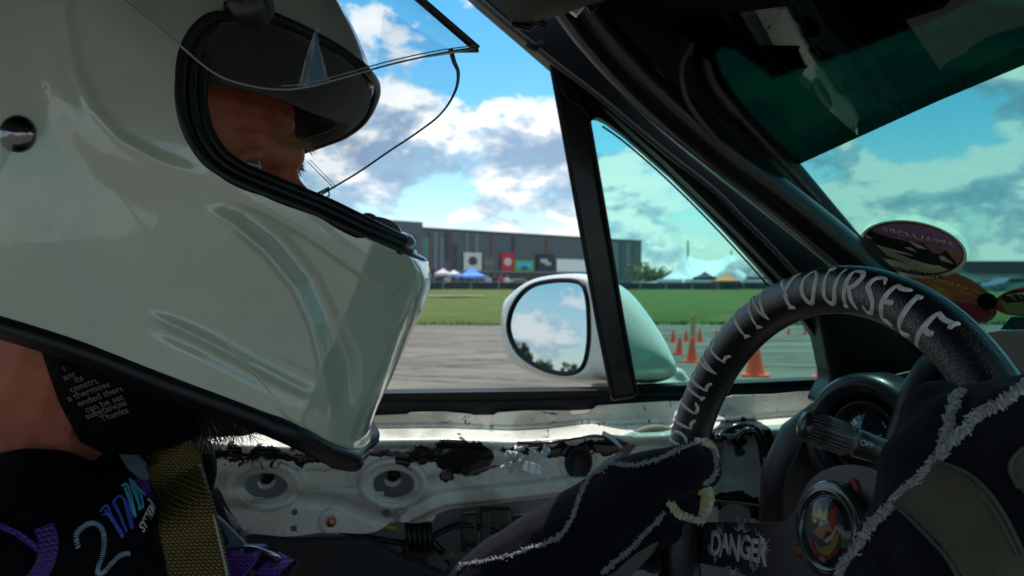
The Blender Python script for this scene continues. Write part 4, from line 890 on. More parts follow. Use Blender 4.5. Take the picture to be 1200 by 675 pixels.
s5 = sticker(ws(1185,378,.001)); sheet('teal_corner', [(1172,386),(1185,371),(1230,371),(1230,388)], (.01,.16,.17), .0006, s5); sheet('grey_box', [(1188,378),(1206,376),(1206,385),(1192,384)], (.2,.17,.17), .0009, s5)
# ------------------------------------------------------------------ the driver
person = empty('person', (-.25, XM, .35), 'driver in black race suit and heavy gloves, both hands on the lettered steering wheel', 'person')
EYE = P(301, 192, .530)
def head_post(v, n):
    # eye socket, temple and brow wrinkles on both sides
    for sy in (0, 1):
        c = np.array([-.205, XM-.07 if sy == 0 else XM+.07, 1.185]); d = v-c; q = np.exp(-((d[:, 0]/.03)**2+(d[:, 1]/.03)**2+(d[:, 2]/.02)**2)); v[:, 1] += q*.005*(1 if sy == 0 else -1)
    m = np.exp(-((v[:, 0]+.17)/.05)**2)*np.exp(-((v[:, 2]-1.212)/.018)**2); w = np.sin(v[:, 2]*640+np.sin(v[:, 0]*60)*1.5+v[:, 1]*25)
    v += n*(m*w*.00045)[:, None]
    return v
V3 = Vector
hd_ch = [
 [(V3((-.262,.58,1.225)), .088), (V3((-.245,.58,1.205)), .086)], [(V3((-.29,.58,1.19)), .078), (V3((-.25,.58,1.16)), .076)],
 [(V3((-.222,.545,1.215)), .046), (V3((-.212,.58,1.217)), .056), (V3((-.222,.615,1.215)), .046)],
 [(V3((-.190,.540,1.190)), .019), (V3((-.174,.556,1.1935)), .0165), (V3((-.163,.58,1.1915)), .0150), (V3((-.174,.604,1.1935)), .0165), (V3((-.190,.62,1.190)), .019)],
 [(V3((-.168,.58,1.188)), .011), (V3((-.160,.58,1.168)), .0095), (V3((-.146,.58,1.148)), .0125), (V3((-.136,.58,1.138)), .013)],
 [(V3((-.150,.568,1.134)), .008), (V3((-.150,.592,1.134)), .008)],
 [(V3((-.206,.538,1.149)), .019), (V3((-.182,.552,1.14)), .022), (V3((-.175,.58,1.11)), .034), (V3((-.182,.608,1.14)), .024), (V3((-.198,.63,1.155)), .022)],
 [(V3((-.27,.525,1.12)), .026), (V3((-.22,.54,1.075)), .026), (V3((-.175,.58,1.055)), .027), (V3((-.22,.62,1.075)), .026), (V3((-.27,.635,1.12)), .026)],
 [(V3((-.21,.58,1.10)), .05), (V3((-.27,.58,1.12)), .06)],
 [(V3((-.29,.58,1.13)), .060), (V3((-.315,.58,1.05)), .060), (V3((-.34,.58,.99)), .064), (V3((-.37,.58,.92)), .08)],
 [(V3((-.36,.42,.90)), .06), (V3((-.37,.58,.92)), .08), (V3((-.39,.74,.88)), .06)],
 [(V3((-.36,.58,.88)), .10), (V3((-.36,.58,.70)), .13), (V3((-.38,.58,.45)), .13)], [(V3((-.36,.46,.82)), .09), (V3((-.37,.48,.6)), .10)], [(V3((-.36,.70,.82)), .09), (V3((-.37,.68,.6)), .10)],
 [(V3((-.36,.40,.89)), .055), (V3((-.22,.34,.72)), .045), (V3((-.10,.31,.66)), .040), (V3((.06,.335,.77)), .032), (V3((.155,.365,.86)), .030)],
 [(V3((-.38,.74,.87)), .055), (V3((-.32,.84,.64)), .045), (V3((-.22,.84,.60)), .040), (V3((-.06,.76,.74)), .030), (V3((.02,.71,.83)), .024), (V3((.08,.685,.875)), .018)],
]
for sg_ in (-1, 1):
    ec = Vector((EYE.x-.0125, XM+sg_*(XM-EYE.y-.0100), EYE.z))
    for zz_, r_ in ((.0078, .0042), (-.0086, .0044)):
        hd_ch.append([(ec+Vector((math.sqrt(.0112**2-y_*y_)*.82+.0008, y_, zz_*(1-abs(y_)*22))), r_) for y_ in (-.0105, -.006, 0, .006, .0105)])
    hd_ch.append([(ec+Vector((.002, sg_*.0120, .001)), .0036), (ec+Vector((-.006, sg_*.0135, .001)), .0060), (ec+Vector((-.016, sg_*.0150, .002)), .012)])
    hd_ch.append([(ec+Vector((-.004, 0, .010)), .009), (ec+Vector((-.004, 0, -.012)), .009)])
body = blob('body', hd_ch, m_skin, person, .0024, 3, head_post)
ey = MB()
for sgn in (-1, 1):
    c = Vector((EYE.x-.0120, XM+sgn*(XM-EYE.y-.0098), EYE.z)); prof = [(max(1e-5, .0118*math.sin(a)), -.0118*math.cos(a)) for a in np.linspace(.01, math.pi-.01, 16)]
    q = MB(); q.lathe(c, (1, 0, 0), prof, 20); eo = q.build('eye', mat('eye_white', (.13, .10, .085), .12, coat=.6), person, True)
    q = MB(); q.lathe(c+Vector((.0101, 0, 0)), (1, 0, 0), [(.0056, -.0002), (.0040, .0008), (.0038, .0009)], 20); q.build('iris', mat('iris', (.12, .14, .13), .1, coat=1.), eo, True)
    q = MB(); q.lathe(c+Vector((.0112, 0, 0)), (1, 0, 0), [(.0024, 0), (.0001, .0003)], 16); q.build('pupil', mat('pupil', (.004, .004, .004), .05, coat=1), eo, True)
bvb = bvh_of(body)
hair = MB()
for i in range(150):
    u = random.random(); 
    px = 318+u*44; py = 160+u*13+random.gauss(0, 3.4-1.0*u); h, n = drape(bvb, px, py, -.0005, .55)
    if h.y > .60: continue
    l = random.uniform(.006, .012); d = (Vector((.5+.4*u, -.1, .15-.55*u+random.gauss(0, .35)))+n*.55).normalized()
    hair.tube([h, h+d*l*.5+n*.0006, h+d*l+Vector((0, 0, -.002*random.random()))], [.00022, .00018, .00006], 3)
tag(hair.build('eyebrow', mat('brow_hair', (.42, .26, .12), .6), person), kind='stuff')
hair = MB()
for i in range(140):
    y = random.uniform(.60, .635); p = Vector((-.158-.4*(y-.6)+random.uniform(-.004, .002), y, 1.1885+random.gauss(0, .0032))); d = Vector((.8, random.gauss(0, .4), random.uniform(-.9, .1))).normalized()
    hair.tube([p, p+d*.003, p+d*.0055+Vector((0, 0, -.002))], [.0003, .00026, .0001], 3)
tag(hair.build('eyebrow', mat('brow_grey', (.30, .26, .22), .6), person), kind='stuff')
# beard under the chin, a dense mass with a ragged outline
bd = blob('beard', [[(V3((-.250,.555,1.045)), .030), (V3((-.215,.560,1.022)), .030), (V3((-.192,.575,1.012)), .022)], [(V3((-.25,.60,1.04)), .032), (V3((-.205,.60,1.015)), .022)], [(V3((-.29,.57,1.02)), .036), (V3((-.225,.58,1.01)), .024)]], mat('beard_dark', (.014, .008, .006), .85, bump=1., bs=500, dist=.002), person, .003, 4)
bvd = bvh_of(bd); hair = MB(); vs_ = bd.data.vertices; boff = Vector(bd.location)+Vector(person.location)
for i in range(2600):
    v_ = vs_[random.randrange(len(vs_))]; n = v_.normal; p = v_.co+boff
    if n.z > .5: continue
    d = (n*.8+Vector((.45, 0, -.45))+Vector([random.gauss(0, .45) for _ in range(3)])).normalized(); l = random.uniform(.005, .013)
    hair.tube([p-n*.001, p+d*l*.55, p+d*l+Vector((random.gauss(0, .002), 0, -.001))], [.0003, .00024, .0001], 3)
tag(hair.build('beard_hair', mat('beard_strand', (.03, .018, .012), .35, spec=.8), bd), kind='stuff')
# race suit: torso, shoulders, sleeves
def suit_fn(t, b, co):
    wv = N(t, 'ShaderNodeTexWave'); wv.inputs['Scale'].default_value = 900; t.links.new(co, wv.inputs['Vector']); bp_ = N(t, 'ShaderNodeBump'); bp_.inputs['Strength'].default_value = .3; bp_.inputs['Distance'].default_value = .0004
    t.links.new(wv.outputs['Fac'], bp_.inputs['Height']); b2 = N(t, 'ShaderNodeBump'); b2.inputs['Strength'].default_value = .7; b2.inputs['Distance'].default_value = .006
    t.links.new(nz(co, 22, 4, .5, 1.2, t=t), b2.inputs['Height']); t.links.new(bp_.outputs[0], b2.inputs['Normal']); t.links.new(b2.outputs[0], b.inputs['Normal'])
m_suit = mat('suit_cloth', (.003, .003, .0045), .85, spec=.1, fn=suit_fn)
def suit_post(v, n):
    q = np.sin(v[:, 0]*70+v[:, 2]*45+3*np.sin(v[:, 2]*22))*np.sin(v[:, 1]*38+v[:, 2]*30); return v+n*(q*.0022)[:, None]
suit = blob('race_suit', [
 [(V3((-.335,.40,.925)), .050), (V3((-.30,.47,.925)), .045), (V3((-.29,.55,.930)), .042), (V3((-.285,.62,.940)), .042), (V3((-.30,.68,.93)), .050), (V3((-.36,.74,.90)), .06)],
 [(V3((-.30,.50,.91)), .085), (V3((-.27,.54,.80)), .11), (V3((-.30,.56,.62)), .13)], [(V3((-.285,.64,.90)), .060), (V3((-.265,.66,.78)), .085), (V3((-.30,.66,.6)), .12)],
 [(V3((-.34,.37,.93)), .065), (V3((-.22,.335,.72)), .058), (V3((-.10,.305,.65)), .050), (V3((.06,.33,.76)), .042), (V3((.125,.355,.83)), .040)],
 [(V3((-.37,.75,.87)), .065), (V3((-.33,.85,.64)), .058), (V3((-.22,.85,.59)), .050), (V3((-.08,.77,.72)), .040), (V3((-.03,.735,.775)), .036)],
 [(V3((-.29,.585,.950)), .045), (V3((-.255,.605,.958)), .036)],
], m_suit, person, .0034, 4, suit_post)
bvs = bvh_of(suit)
def dpath(bv, pts, lift, n=6, dflt=.6):
    q = catmull([Vector((x, y, 0)) for x, y in pts], n); o = [drape(bv, v.x, v.y, lift, dflt) for v in q]; return [a for a, b in o], [b for a, b in o]
def stitched(name, pts, w, c, lift=.0012, bv=None, n=6, par=None, rough=.5):
    """satin stitch: many parallel threads laid across a drawn stroke"""
    p, nn = dpath(bv or bvs, pts, lift, n); mb = MB(); tot = 0
    for i in range(len(p)-1):
        k_ = max(1, int((p[i+1]-p[i]).length/.0007))
        for j in range(k_):
            c_ = p[i].lerp(p[i+1], j/k_); t_ = (p[i+1]-p[i]).normalized(); a_ = t_.cross(nn[i]).normalized(); ww = w*(.9+.2*random.random())
            mb.tube([c_-a_*ww*.5-t_*.0006, c_+nn[i]*.0008, c_+a_*ww*.5+t_*.0006], [.0002, .00042, .0002], 4, cap=False)
    return mb.build(name, mat('thread_'+name, c, rough, sheen=.3), par or suit, True)
stitched('embroidered_digit', [(90,642),(88,628),(97,618),(108,614),(118,620),(121,634),(119,650),(114,664),(113,672),(120,671),(130,660),(140,651),(150,649)], .0030, (.25, .36, .45))
def scrib(name, c, lines, w=.0011):
    for l in lines: stitched(name, l, w, c, .0014, n=3)
scrib('blue_thread', (.03, .10, .60), [[(116,601),(123,594),(130,612),(141,631)],[(119,605),(128,606),(139,624),(142,630)],[(124,594),(131,612),(142,628)],[(131,590),(136,584),(142,585),(146,600),(152,622)],[(133,592),(139,606),(146,625)],[(139,584),(146,590),(149,604),(154,620)],[(130,591),(137,604),(143,618)],[(143,586),(149,596),(153,611)],[(121,600),(131,614),(140,624)]])
scrib('cyan_thread', (.06, .58, .80), [[(141,572),(146,570),(152,586),(157,608)],[(144,574),(150,590),(155,606)],[(150,563),(151,571),(158,588),(163,599)],[(150,562),(158,573),(168,583)],[(151,566),(158,582),(161,600)],[(153,566),(163,584),(165,598)],[(147,580),(151,592),(155,602)]])
wt = [drape(bvs, x, y, .0015) for x, y in ((161,624),(178,592))]
axw = (wt[1][0]-wt[0][0]).normalized(); ayw = wt[0][1].cross(axw)
text_obj('white_lettering', 'SYSTEM', mat('thread_white', (.62, .62, .62), .6), suit, (wt[0][0]+wt[1][0])/2+wt[0][1]*.001, axw, ayw, .0085, .0006, .01)
q = MB(); q.tube(dpath(bvs, [(171,586),(175,589),(178,595)], .0012)[0], .0006, 5); q.build('label_edge', mat('thread_white', (.62,.62,.62), .6), suit)
# collar binding
q = MB(); q.tube(dpath(bvs, [(100,560),(120,549),(135,541),(150,536)], .001)[0], .0012, 6); q.build('collar_seam', m_suit, suit, True)
# gloves ------------------------------------------------------------
def glove_fn(t, b, co):
    n = nz(co, 420, 5, .7, t=t); n2 = nz(co, 60, 4, t=t)
    t.links.new(mix(t, ramp(t, n2, [(.35, 0), (.7, 1)]), (.003, .0035, .008), (.006, .006, .011)), b.inputs['Base Color'])
    bp_ = N(t, 'ShaderNodeBump'); bp_.inputs['Strength'].default_value = .8; bp_.inputs['Distance'].default_value = .0015; t.links.new(mth(t, 'ADD', n, n2), bp_.inputs['Height']); t.links.new(bp_.outputs[0], b.inputs['Normal'])
m_glove = mat('navy_glove_suede', (.008, .008, .013), .92, sheen=.04, spec=.15, fn=glove_fn)
m_fray = mat('frayed_thread', (.30, .31, .31), .85)
m_palm = mat('olive_suede', (.085, .082, .052), .95, bump=1., bs=700, vary=.35, vs=60, sheen=.1, dist=.001, spec=.15)
def glove_post(v, n):
    q = np.sin(v[:, 0]*110+v[:, 1]*60)*np.sin(v[:, 2]*95+v[:, 0]*50); return v+n*(q*.0009)[:, None]
lg = blob('glove', [
 [(P(470,790,.78), .036), (P(545,705,.74), .034), (P(600,668,.72), .035), (P(650,640,.70), .036)],
 [(P(650,640,.70), .036), (P(715,600,.675), .034), (P(752,580,.665), .029)], [(P(640,655,.70), .036), (P(700,640,.68), .034), (P(740,615,.67), .026)],
 [(P(735,570,.665), .024), (P(775,556,.650), .021), (P(806,549,.645), .0195), (P(820,548,.655), .0185)], [(P(812,548,.65), .018), (P(818,556,.69), .015), (P(790,560,.715), .014)],
 [(P(745,600,.665), .020), (P(780,592,.655), .0155), (P(803,590,.655), .0135), (P(806,596,.69), .013), (P(785,600,.71), .012)],
 [(P(735,618,.67), .019), (P(765,618,.66), .015), (P(782,622,.665), .013), (P(785,628,.70), .012)], [(P(720,640,.675), .018), (P(745,648,.665), .014), (P(762,652,.67), .012), (P(765,656,.70), .011)],
 [(P(690,600,.69), .022), (P(735,585,.715), .019), (P(775,560,.73), .016), (P(800,535,.735), .014)],
], m_glove, person, .0024, 5, glove_post)
lg['label'] = 'glove on the far hand, gripping the rim'
bvl = bvh_of(lg)
def seam(bv, pts, r, n, par, name='frayed_seam', L=.006, dflt=.66, cord=True):
    p, nn = dpath(bv, pts, -.0002, 6, dflt); mb = MB()
    if cord: mb.tube([a for a in p], [r*.55*(1+.35*math.sin(i*2.3)) for i in range(len(p))], 6)
    fray(mb, [a+b*.0006 for a, b in zip(p, nn)], r, int(n*1.5), L, .00042 if L > .005 else .00036); return tag(mb.build(name, m_fray, par), kind='stuff')
seam(bvl, [(538,668),(545,662),(570,657),(597,651),(625,641),(645,634),(657,628),(668,612),(676,594),(682,577),(690,562),(702,551),(716,544),(735,546),(755,543),(775,537),(795,528),(815,520)], .0017, 1000, lg, L=.0038)
seam(bvl, [(815,518),(825,519),(834,527),(838,541),(838,552),(833,560),(826,566)], .002, 260, lg, L=.005)
seam(bvl, [(776,602),(768,612),(758,622),(745,636),(733,648),(720,658),(706,672)], .0018, 300, lg, L=.004)
seam(bvl, [(690,562),(698,553),(712,540),(728,532)], .0014, 120, lg, L=.004)
# yellow-cream leather showing between the fingers
ye = MB(); pth = [P(824,518,.655), P(832,524,.655), P(836,534,.66), P(836,546,.665)]; ye.tube(catmull(pth, 4), .0048, 8); ye.build('leather_binding', mat('cream_leather', (.50, .43, .20), .7, bump=.6, bs=400, vary=.3, vs=120), lg, True)
ye = MB(); ye.tube(catmull([P(818,572,.648), P(826,574,.648), P(829,584,.65), P(824,594,.652), P(815,600,.655)], 4), .0058, 8); ye.tube(catmull([P(786,588,.640), P(792,598,.640), P(800,604,.642), P(812,608,.642)], 4), .0035, 8); ye.build('leather_binding', mat('cream_leather', (.50, .43, .20), .7), lg, True)
fm = MB(); fray(fm, [P(818,568,.643), P(830,572,.643), P(833,586,.645), P(828,600,.645), P(818,610,.648)], .0022, 240, .0045, .0004); fray(fm, [P(785,590,.638), P(795,604,.638), P(808,608,.64), P(825,612,.642)], .002, 200, .0045, .0004); fray(fm, [P(818,516,.65), P(830,520,.65), P(838,536,.655), P(836,560,.658)], .0018, 200, .0045, .0004)
tag(fm.build('loose_threads', mat('pale_thread', (.66, .65, .52), .8), lg), kind='stuff')
q = MB(); q.ribbon([P(775,620,.65), P(758,640,.65), P(735,660,.65), P(705,690,.65)], [.006,.014,.018,.02], .002, (-.3, -1, .3)); q.build('palm_patch', mat('grey_suede', (.10, .10, .085), .9, bump=.7, bs=500), lg)
rg_ = blob('glove', [
 [(P(1250,900,.34), .050), (P(1190,760,.345), .050), (P(1160,660,.36), .048)],
 [(P(1162,660,.36), .050), (P(1148,600,.365), .044), (P(1145,545,.375), .036)], [(P(1210,660,.35), .050), (P(1190,580,.355), .044), (P(1185,530,.365), .034)],
 [(P(1080,720,.37), .040), (P(1082,650,.372), .030), (P(1092,580,.378), .022), (P(1098,520,.385), .018), (P(1103,482,.39), .0155)],
 [(P(1100,560,.37), .026), (P(1125,515,.372), .0215), (P(1150,497,.375), .020), (P(1185,493,.385), .019), (P(1205,505,.42), .017)],
 [(P(1180,540,.35), .026), (P(1195,505,.352), .022), (P(1220,488,.36), .020), (P(1245,490,.40), .018)],
 [(P(1210,600,.35), .024), (P(1235,560,.345), .019), (P(1262,545,.36), .018), (P(1270,550,.40), .016)], [(P(1220,660,.35), .022), (P(1250,620,.345), .018), (P(1275,605,.36), .016), (P(1285,610,.40), .015)],
 [(P(1105,600,.385), .024), (P(1125,540,.40), .020), (P(1150,520,.415), .018)],
], m_glove, person, .0022, 5, glove_post)
rg_['label'] = 'glove on the near hand, with olive suede palm patch'
bvr = bvh_of(rg_)
def patch(name, outline, bv, m, par, lift=.0016, dflt=.34):
    xs_ = [p[0] for p in outline]; ys_ = [p[1] for p in outline]; st_ = 3.0
    gx = np.arange(min(xs_)-st_, max(xs_)+st_*2, st_); gy = np.arange(min(ys_)-st_, max(ys_)+st_*2, st_)
    me_v = []; 
    poly = [Vector((x, y, 0)) for x, y in outline]; X_, Y_ = np.meshgrid(gx, gy, indexing='ij'); ins_ = inpoly(X_, Y_, outline)
    bm = bmesh.new(); vs2 = {}
    for i in range(len(gx)):
        for j in range(len(gy)):
            if ins_[i, j]: vs2[i, j] = bm.verts.new(drape(bv, gx[i], gy[j], lift, dflt)[0])
    for (i, j) in list(vs2):
        k4 = [(i, j), (i+1, j), (i+1, j+1), (i, j+1)]; g4 = [vs2[q_] for q_ in k4 if q_ in vs2]
        if len(g4) == 4: bm.faces.new(g4)
    me = bpy.data.meshes.new(name); bm.to_mesh(me); bm.free(); o = link(name, me, m, par, True)
    md = o.modifiers.new('t', 'SOLIDIFY'); md.thickness = .0016; md.offset = 0; return o
pout = [(v.x, v.y) for v in catmull([Vector((x, y, 0)) for x, y in ((1104,541),(1130,550),(1152,565),(1178,600),(1203,648),(1216,700),(1140,700),(1125,675),(1112,652),(1094,632),(1075,612),(1053,590),(1078,566))], 5, True)]
patch('suede_patch', pout, bvr, m_palm, rg_)
patch('suede_patch', [(v.x, v.y) for v in catmull([Vector((x, y, 0)) for x, y in ((1215,520),(1197,527),(1183,541),(1182,556),(1192,573),(1215,590))], 5, True)], bvr, m_palm, rg_)
q = MB()
for pts_ in ([(1104,543),(1130,552),(1151,567),(1177,602),(1201,650)], [(1054,592),(1075,614),(1094,634),(1112,654),(1125,677)], [(1199,529),(1185,543),(1185,556),(1194,573)], [(1100,549),(1128,558),(1147,573),(1171,606),(1194,652)]):
    q.tube(dpath(bvr, pts_, .0026, 6, .34)[0], .0009, 6)
q.build('patch_welt', mat('welt', (.05, .05, .04), .8), rg_, True)
seam(bvr, [(984,682),(991,664),(1000,650),(1012,634),(1022,617),(1036,603),(1050,589),(1064,574),(1080,562),(1092,548),(1104,535),(1118,516),(1130,508),(1145,490),(1162,480),(1178,472),(1192,461),(1206,450)], .0017, 1700, rg_, L=.0048, dflt=.37)
seam(bvr, [(1104,534),(1108,520),(1112,506),(1114,492),(1118,478),(1122,466),(1128,461)], .0015, 520, rg_, L=.0048, dflt=.38)
# ------------------------------------------------------------------ belts
def web_fn(base, dark, sc):
    def f(t, b, co):
        w1 = N(t, 'ShaderNodeTexWave'); w1.bands_direction = 'DIAGONAL'; w1.inputs['Scale'].default_value = sc; w2 = N(t, 'ShaderNodeTexWave'); w2.bands_direction = 'Z'; w2.inputs['Scale'].default_value = sc*.9
        t.links.new(co, w1.inputs['Vector']); t.links.new(co, w2.inputs['Vector']); h = mth(t, 'MULTIPLY', w1.outputs['Fac'], w2.outputs['Fac'])
        t.links.new(mix(t, ramp(t, h, [(.15, 0), (.6, 1)]), dark, base), b.inputs['Base Color']); bp_ = N(t, 'ShaderNodeBump'); bp_.inputs['Strength'].default_value = .9; bp_.inputs['Distance'].default_value = .0008
        t.links.new(h, bp_.inputs['Height']); t.links.new(bp_.outputs[0], b.inputs['Normal'])
    return f
m_olive = mat('olive_webbing', (.12, .085, .012), .7, fn=web_fn((.30, .21, .032), (.045, .03, .006), 190))
m_purple = mat('purple_webbing', (.12, .03, .3), .6, fn=web_fn((.17, .035, .42), (.07, .012, .2), 150))
m_pad = mat('blue_grey_pad', (.11, .145, .18), .6, bump=.3, bs=300)
har = empty('safety_harness', (-.2, .6, .7), 'olive and purple webbing belts strapped over the shoulders of the seated driver', 'safety harness')
q = MB(); sy_ = lambda x, y: min(drape(bvs, x+d_, y, 0, .6)[0].y for d_ in (-34, -17, 0, 17, 34))-.004
cy_ = [(200,532),(208,560),(217,600),(226,640),(234,680),(240,725)]; Yc_ = [min(sy_(x, y), .56) for x, y in cy_]
for i_ in range(1, 6): Yc_[i_] = min(Yc_[i_], Yc_[i_-1]+.002)
oc = catmull([P(150,523,.59), P(178,524,.575)]+[P(x, y, y_) for (x, y), y_ in zip(cy_, Yc_)], 8)
on_ = [Vector((.15, -1, .35))]*len(oc); q.ribbon(oc, [.022]*8+[.024+.012*min(1, (i-8)/10) for i in range(8, len(oc))], .0026, on_); q.build('olive_strap', m_olive, har)
q = MB(); q.ribbon(catmull([P(120,522,.585), P(140,521,.580), P(165,520,.575), P(190,522,.570)], 4), .0085, .002, (0, -1, .2)); q.build('collar_strap', m_olive, har)
q = MB(); ew = []
for i, p in enumerate(oc[8:]): pass
q.tube([p+Vector((.0178, -.001, 0)) for p in oc[20:]], .0008, 6); q.build('strap_edge', mat('strap_edge', (.35, .33, .25), .8), har)
q = MB(); q.prism([drape(bvs, x, y, .004)[0] for x, y in ((138,531),(155,529),(171,543),(180,562),(164,564),(149,550))], (0, -.0025, 0)); q.build('shoulder_pad', m_pad, har, bevel=.0012)
q = MB(); pp, nn = dpath(bvs, [(160,560),(172,574),(184,592),(196,612)], .003); q.ribbon(pp, .016, .0022, nn); q.build('purple_strap', m_purple, har)
q = MB(); q.prism([P(x, y, .62) for x, y in ((248,600),(262,612),(284,634),(289,642),(258,660),(252,640))], (0, .004, 0)); q.build('strap_adjuster_pad', m_pad, har, bevel=.0015)
q = MB(); q.tube([P(256,612,.619), P(268,636,.619)], .0012, 6); q.tube([P(268,636,.619), P(258,641,.619)], .0012, 6); q.build('pad_stitch', m_trim, har)
q = MB(); q.ribbon(catmull([P(258,690,.60), P(270,668,.603), P(283,652,.61), P(296,640,.625)], 5), .026, .004, (-.25, -1, .55)); q.build('purple_strap', m_purple, har)
q = MB(); q.ribbon(catmull([P(300,700,.60), P(312,680,.603), P(325,668,.61), P(338,657,.62)], 5), .020, .008, (-.25, -1, .55)); q.build('purple_strap', m_purple, har)
q = MB(); q.tube(catmull([P(290,642,.606), P(298,642,.603), P(322,650,.603), P(328,656,.606), P(318,664,.606)], 4), .0012, 8); q.build('buckle_wire', m_chrome, har, True)
q = MB(); q.prism([P(x, y, .612) for x, y in ((284,640),(300,644),(322,653),(326,660),(306,676),(292,664))], (0, .004, 0)); q.build('buckle_plate', mat('buckle_black', (.01, .01, .012), .3), har, bevel=.001)
q = MB(); q.ribbon([P(328,690,.60), P(334,672,.60), P(344,660,.61), P(346,676,.61)], .006, .003, (0, -1, .2)); q.build('buckle_bar', m_black, har)
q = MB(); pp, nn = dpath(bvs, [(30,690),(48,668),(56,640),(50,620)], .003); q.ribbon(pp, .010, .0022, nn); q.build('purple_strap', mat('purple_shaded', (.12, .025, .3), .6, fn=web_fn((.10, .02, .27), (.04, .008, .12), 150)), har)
q = MB(); pp, nn = dpath(bvs, [(-20,612),(10,622),(35,638),(52,652)], .002); q.ribbon(pp, .003, .0015, nn); q.build('purple_cord', m_purple, har)
# grey-pink padded edge behind the olive strap
q = MB(); q.tube(catmull([P(232,527,.66), P(240,545,.66), P(246,565,.655), P(250,585,.65), P(262,603,.65), P(278,620,.65)], 6), .0042, 10); q.build('pad_piping', mat('pink_grey_pad', (.22, .18, .18), .8, bump=.6, bs=400), har, True)
# ------------------------------------------------------------------ outside
def gy(py): return CZ*F/(py-HZ)          # distance of ground seen at a picture row
def G(px, py, z=0.): Y = gy(py); return Vector(((px-600)/F*Y, Y, z))
def sheet_obj(name, pts, z, m, kind='structure'):
    q = MB(); q.v = [(x, y, z) for x, y in pts]; q.f = [tuple(range(len(pts)))]; return tag(q.build(name, m, fixn=False), kind=kind)
def tarmac_fn(t, b, co):
    mp = N(t, 'ShaderNodeMapping'); mp.inputs['Rotation'].default_value = (0, 0, .12); mp.inputs['Scale'].default_value = (.22, .8, 1); t.links.new(co, mp.inputs[0])
    streak = ramp(t, nz(mp.outputs[0], 1.4, 6, .62, 1.6, t=t), [(.42, 0), (.60, 1)]); grain = nz(co, 90, 4, t=t); pat = nz(co, .35, 4, t=t)
    c = mix(t, grain, (.150, .134, .106), (.235, .212, .172)); c = mix(t, mth(t, 'MULTIPLY', streak, .42), c, (.060, .056, .052)); c = mix(t, mth(t, 'MULTIPLY', ramp(t, pat, [(.4, 0), (.7, 1)]), .25), c, (.10, .095, .09))
    t.links.new(c, b.inputs['Base Color']); bp_ = N(t, 'ShaderNodeBump'); bp_.inputs['Strength'].default_value = .5; bp_.inputs['Distance'].default_value = .01; t.links.new(grain, bp_.inputs['Height']); t.links.new(bp_.outputs[0], b.inputs['Normal'])
m_tarmac = mat('tarmac', (.2, .18, .16), .85, fn=tarmac_fn, spec=.2)
def grass_fn(t, b, co):
    n1 = nz(co, .6, 6, .65, t=t); n2 = nz(co, 14, 5, .7, t=t); c = mix(t, ramp(t, n2, [(.3, 0), (.7, 1)]), (.060, .098, .026), (.115, .160, .045)); c = mix(t, ramp(t, n1, [(.5, 0), (.75, .6)]), c, (.20, .20, .06))
    t.links.new(c, b.inputs['Base Color']); bp_ = N(t, 'ShaderNodeBump'); bp_.inputs['Strength'].default_value = 1; bp_.inputs['Distance'].default_value = .06; t.links.new(n2, bp_.inputs['Height']); t.links.new(bp_.outputs[0], b.inputs['Normal'])
m_grass = mat('mown_grass', (.08, .14, .03), .9, spec=.1, fn=grass_fn)
sheet_obj('ground', [(-1500,-300),(1500,-300),(1500,3000),(-1500,3000)], -.008, mat('far_field', (.07, .11, .04), .9, vary=.4, vs=.02))
sheet_obj('paved_lot', [(-400,-200),(400,-200),(400,140),(-400,140)], -.004, m_tarmac)
# grassed strip: one real sheet with a raised bank at the back
gxs = np.linspace(-160, 220, 200); gys = np.concatenate([np.linspace(20.6, 30, 14), np.linspace(31, 74, 40)])
Vg = np.array([[(x, y+.35*math.sin(x*.9)*.25, .0+.22*sstep(20.6, 23, y)+.15*sstep(50, 72, y)+.03*math.sin(x*.7+y)) for y in gys] for x in gxs])
g_o, _ = grid_mesh('grass', Vg, m_grass); tag(g_o, kind='structure')
sheet_obj('verge_path', [(-60,40),(-1.5,45.5),(-1.5,47.4),(-60,43)], .30, mat('sandy_path', (.36, .31, .22), .9, vary=.3, vs=2))
# tyre marks left by the cars on course
def mark_fn(t, b, co):
    n = nz(co, 3.5, 5, .7, t=t); t.links.new(mth(t, 'MULTIPLY', ramp(t, n, [(.35, 0), (.75, 1)]), .62), b.inputs['Alpha'])
m_mark = mat('tyre_mark', (.035, .033, .032), .8, spec=.2, fn=mark_fn); mk_ = MB()
for i in range(34):
    cx0 = random.uniform(-26, 26); Rm = random.uniform(14, 60); cy0 = random.uniform(4, 19)+Rm*random.choice((-1, 1)); a0 = random.uniform(-.5, .5); sg = 1 if cy0 < 0 else -1
    for dr in (0, 1.45):
        pts = [(cx0+(Rm+dr)*math.sin(a0+k_*.03), cy0+sg*(Rm+dr)*math.cos(a0+k_*.03)) for k_ in range(random.randint(8, 30))]
        pts = [p for p in pts if 3.5 < p[1] < 20.2]
        if len(pts) < 3: continue
        wd_ = random.uniform(.12, .24); v = []
        for k_, (x, y) in enumerate(pts):
            x1, y1 = pts[min(k_+1, len(pts)-1)]; x0, y0 = pts[max(k_-1, 0)]; L_ = math.hypot(x1-x0, y1-y0) or 1; nx_, ny_ = -(y1-y0)/L_*wd_/2, (x1-x0)/L_*wd_/2; v += [(x+nx_, y+ny_, .002+i*.0001), (x-nx_, y-ny_, .002+i*.0001)]
        mk_.add(v, [(2*k_, 2*k_+1, 2*k_+3, 2*k_+2) for k_ in range(len(pts)-1)])
tag(mk_.build('tyre_marks', m_mark, fixn=False), kind='stuff')
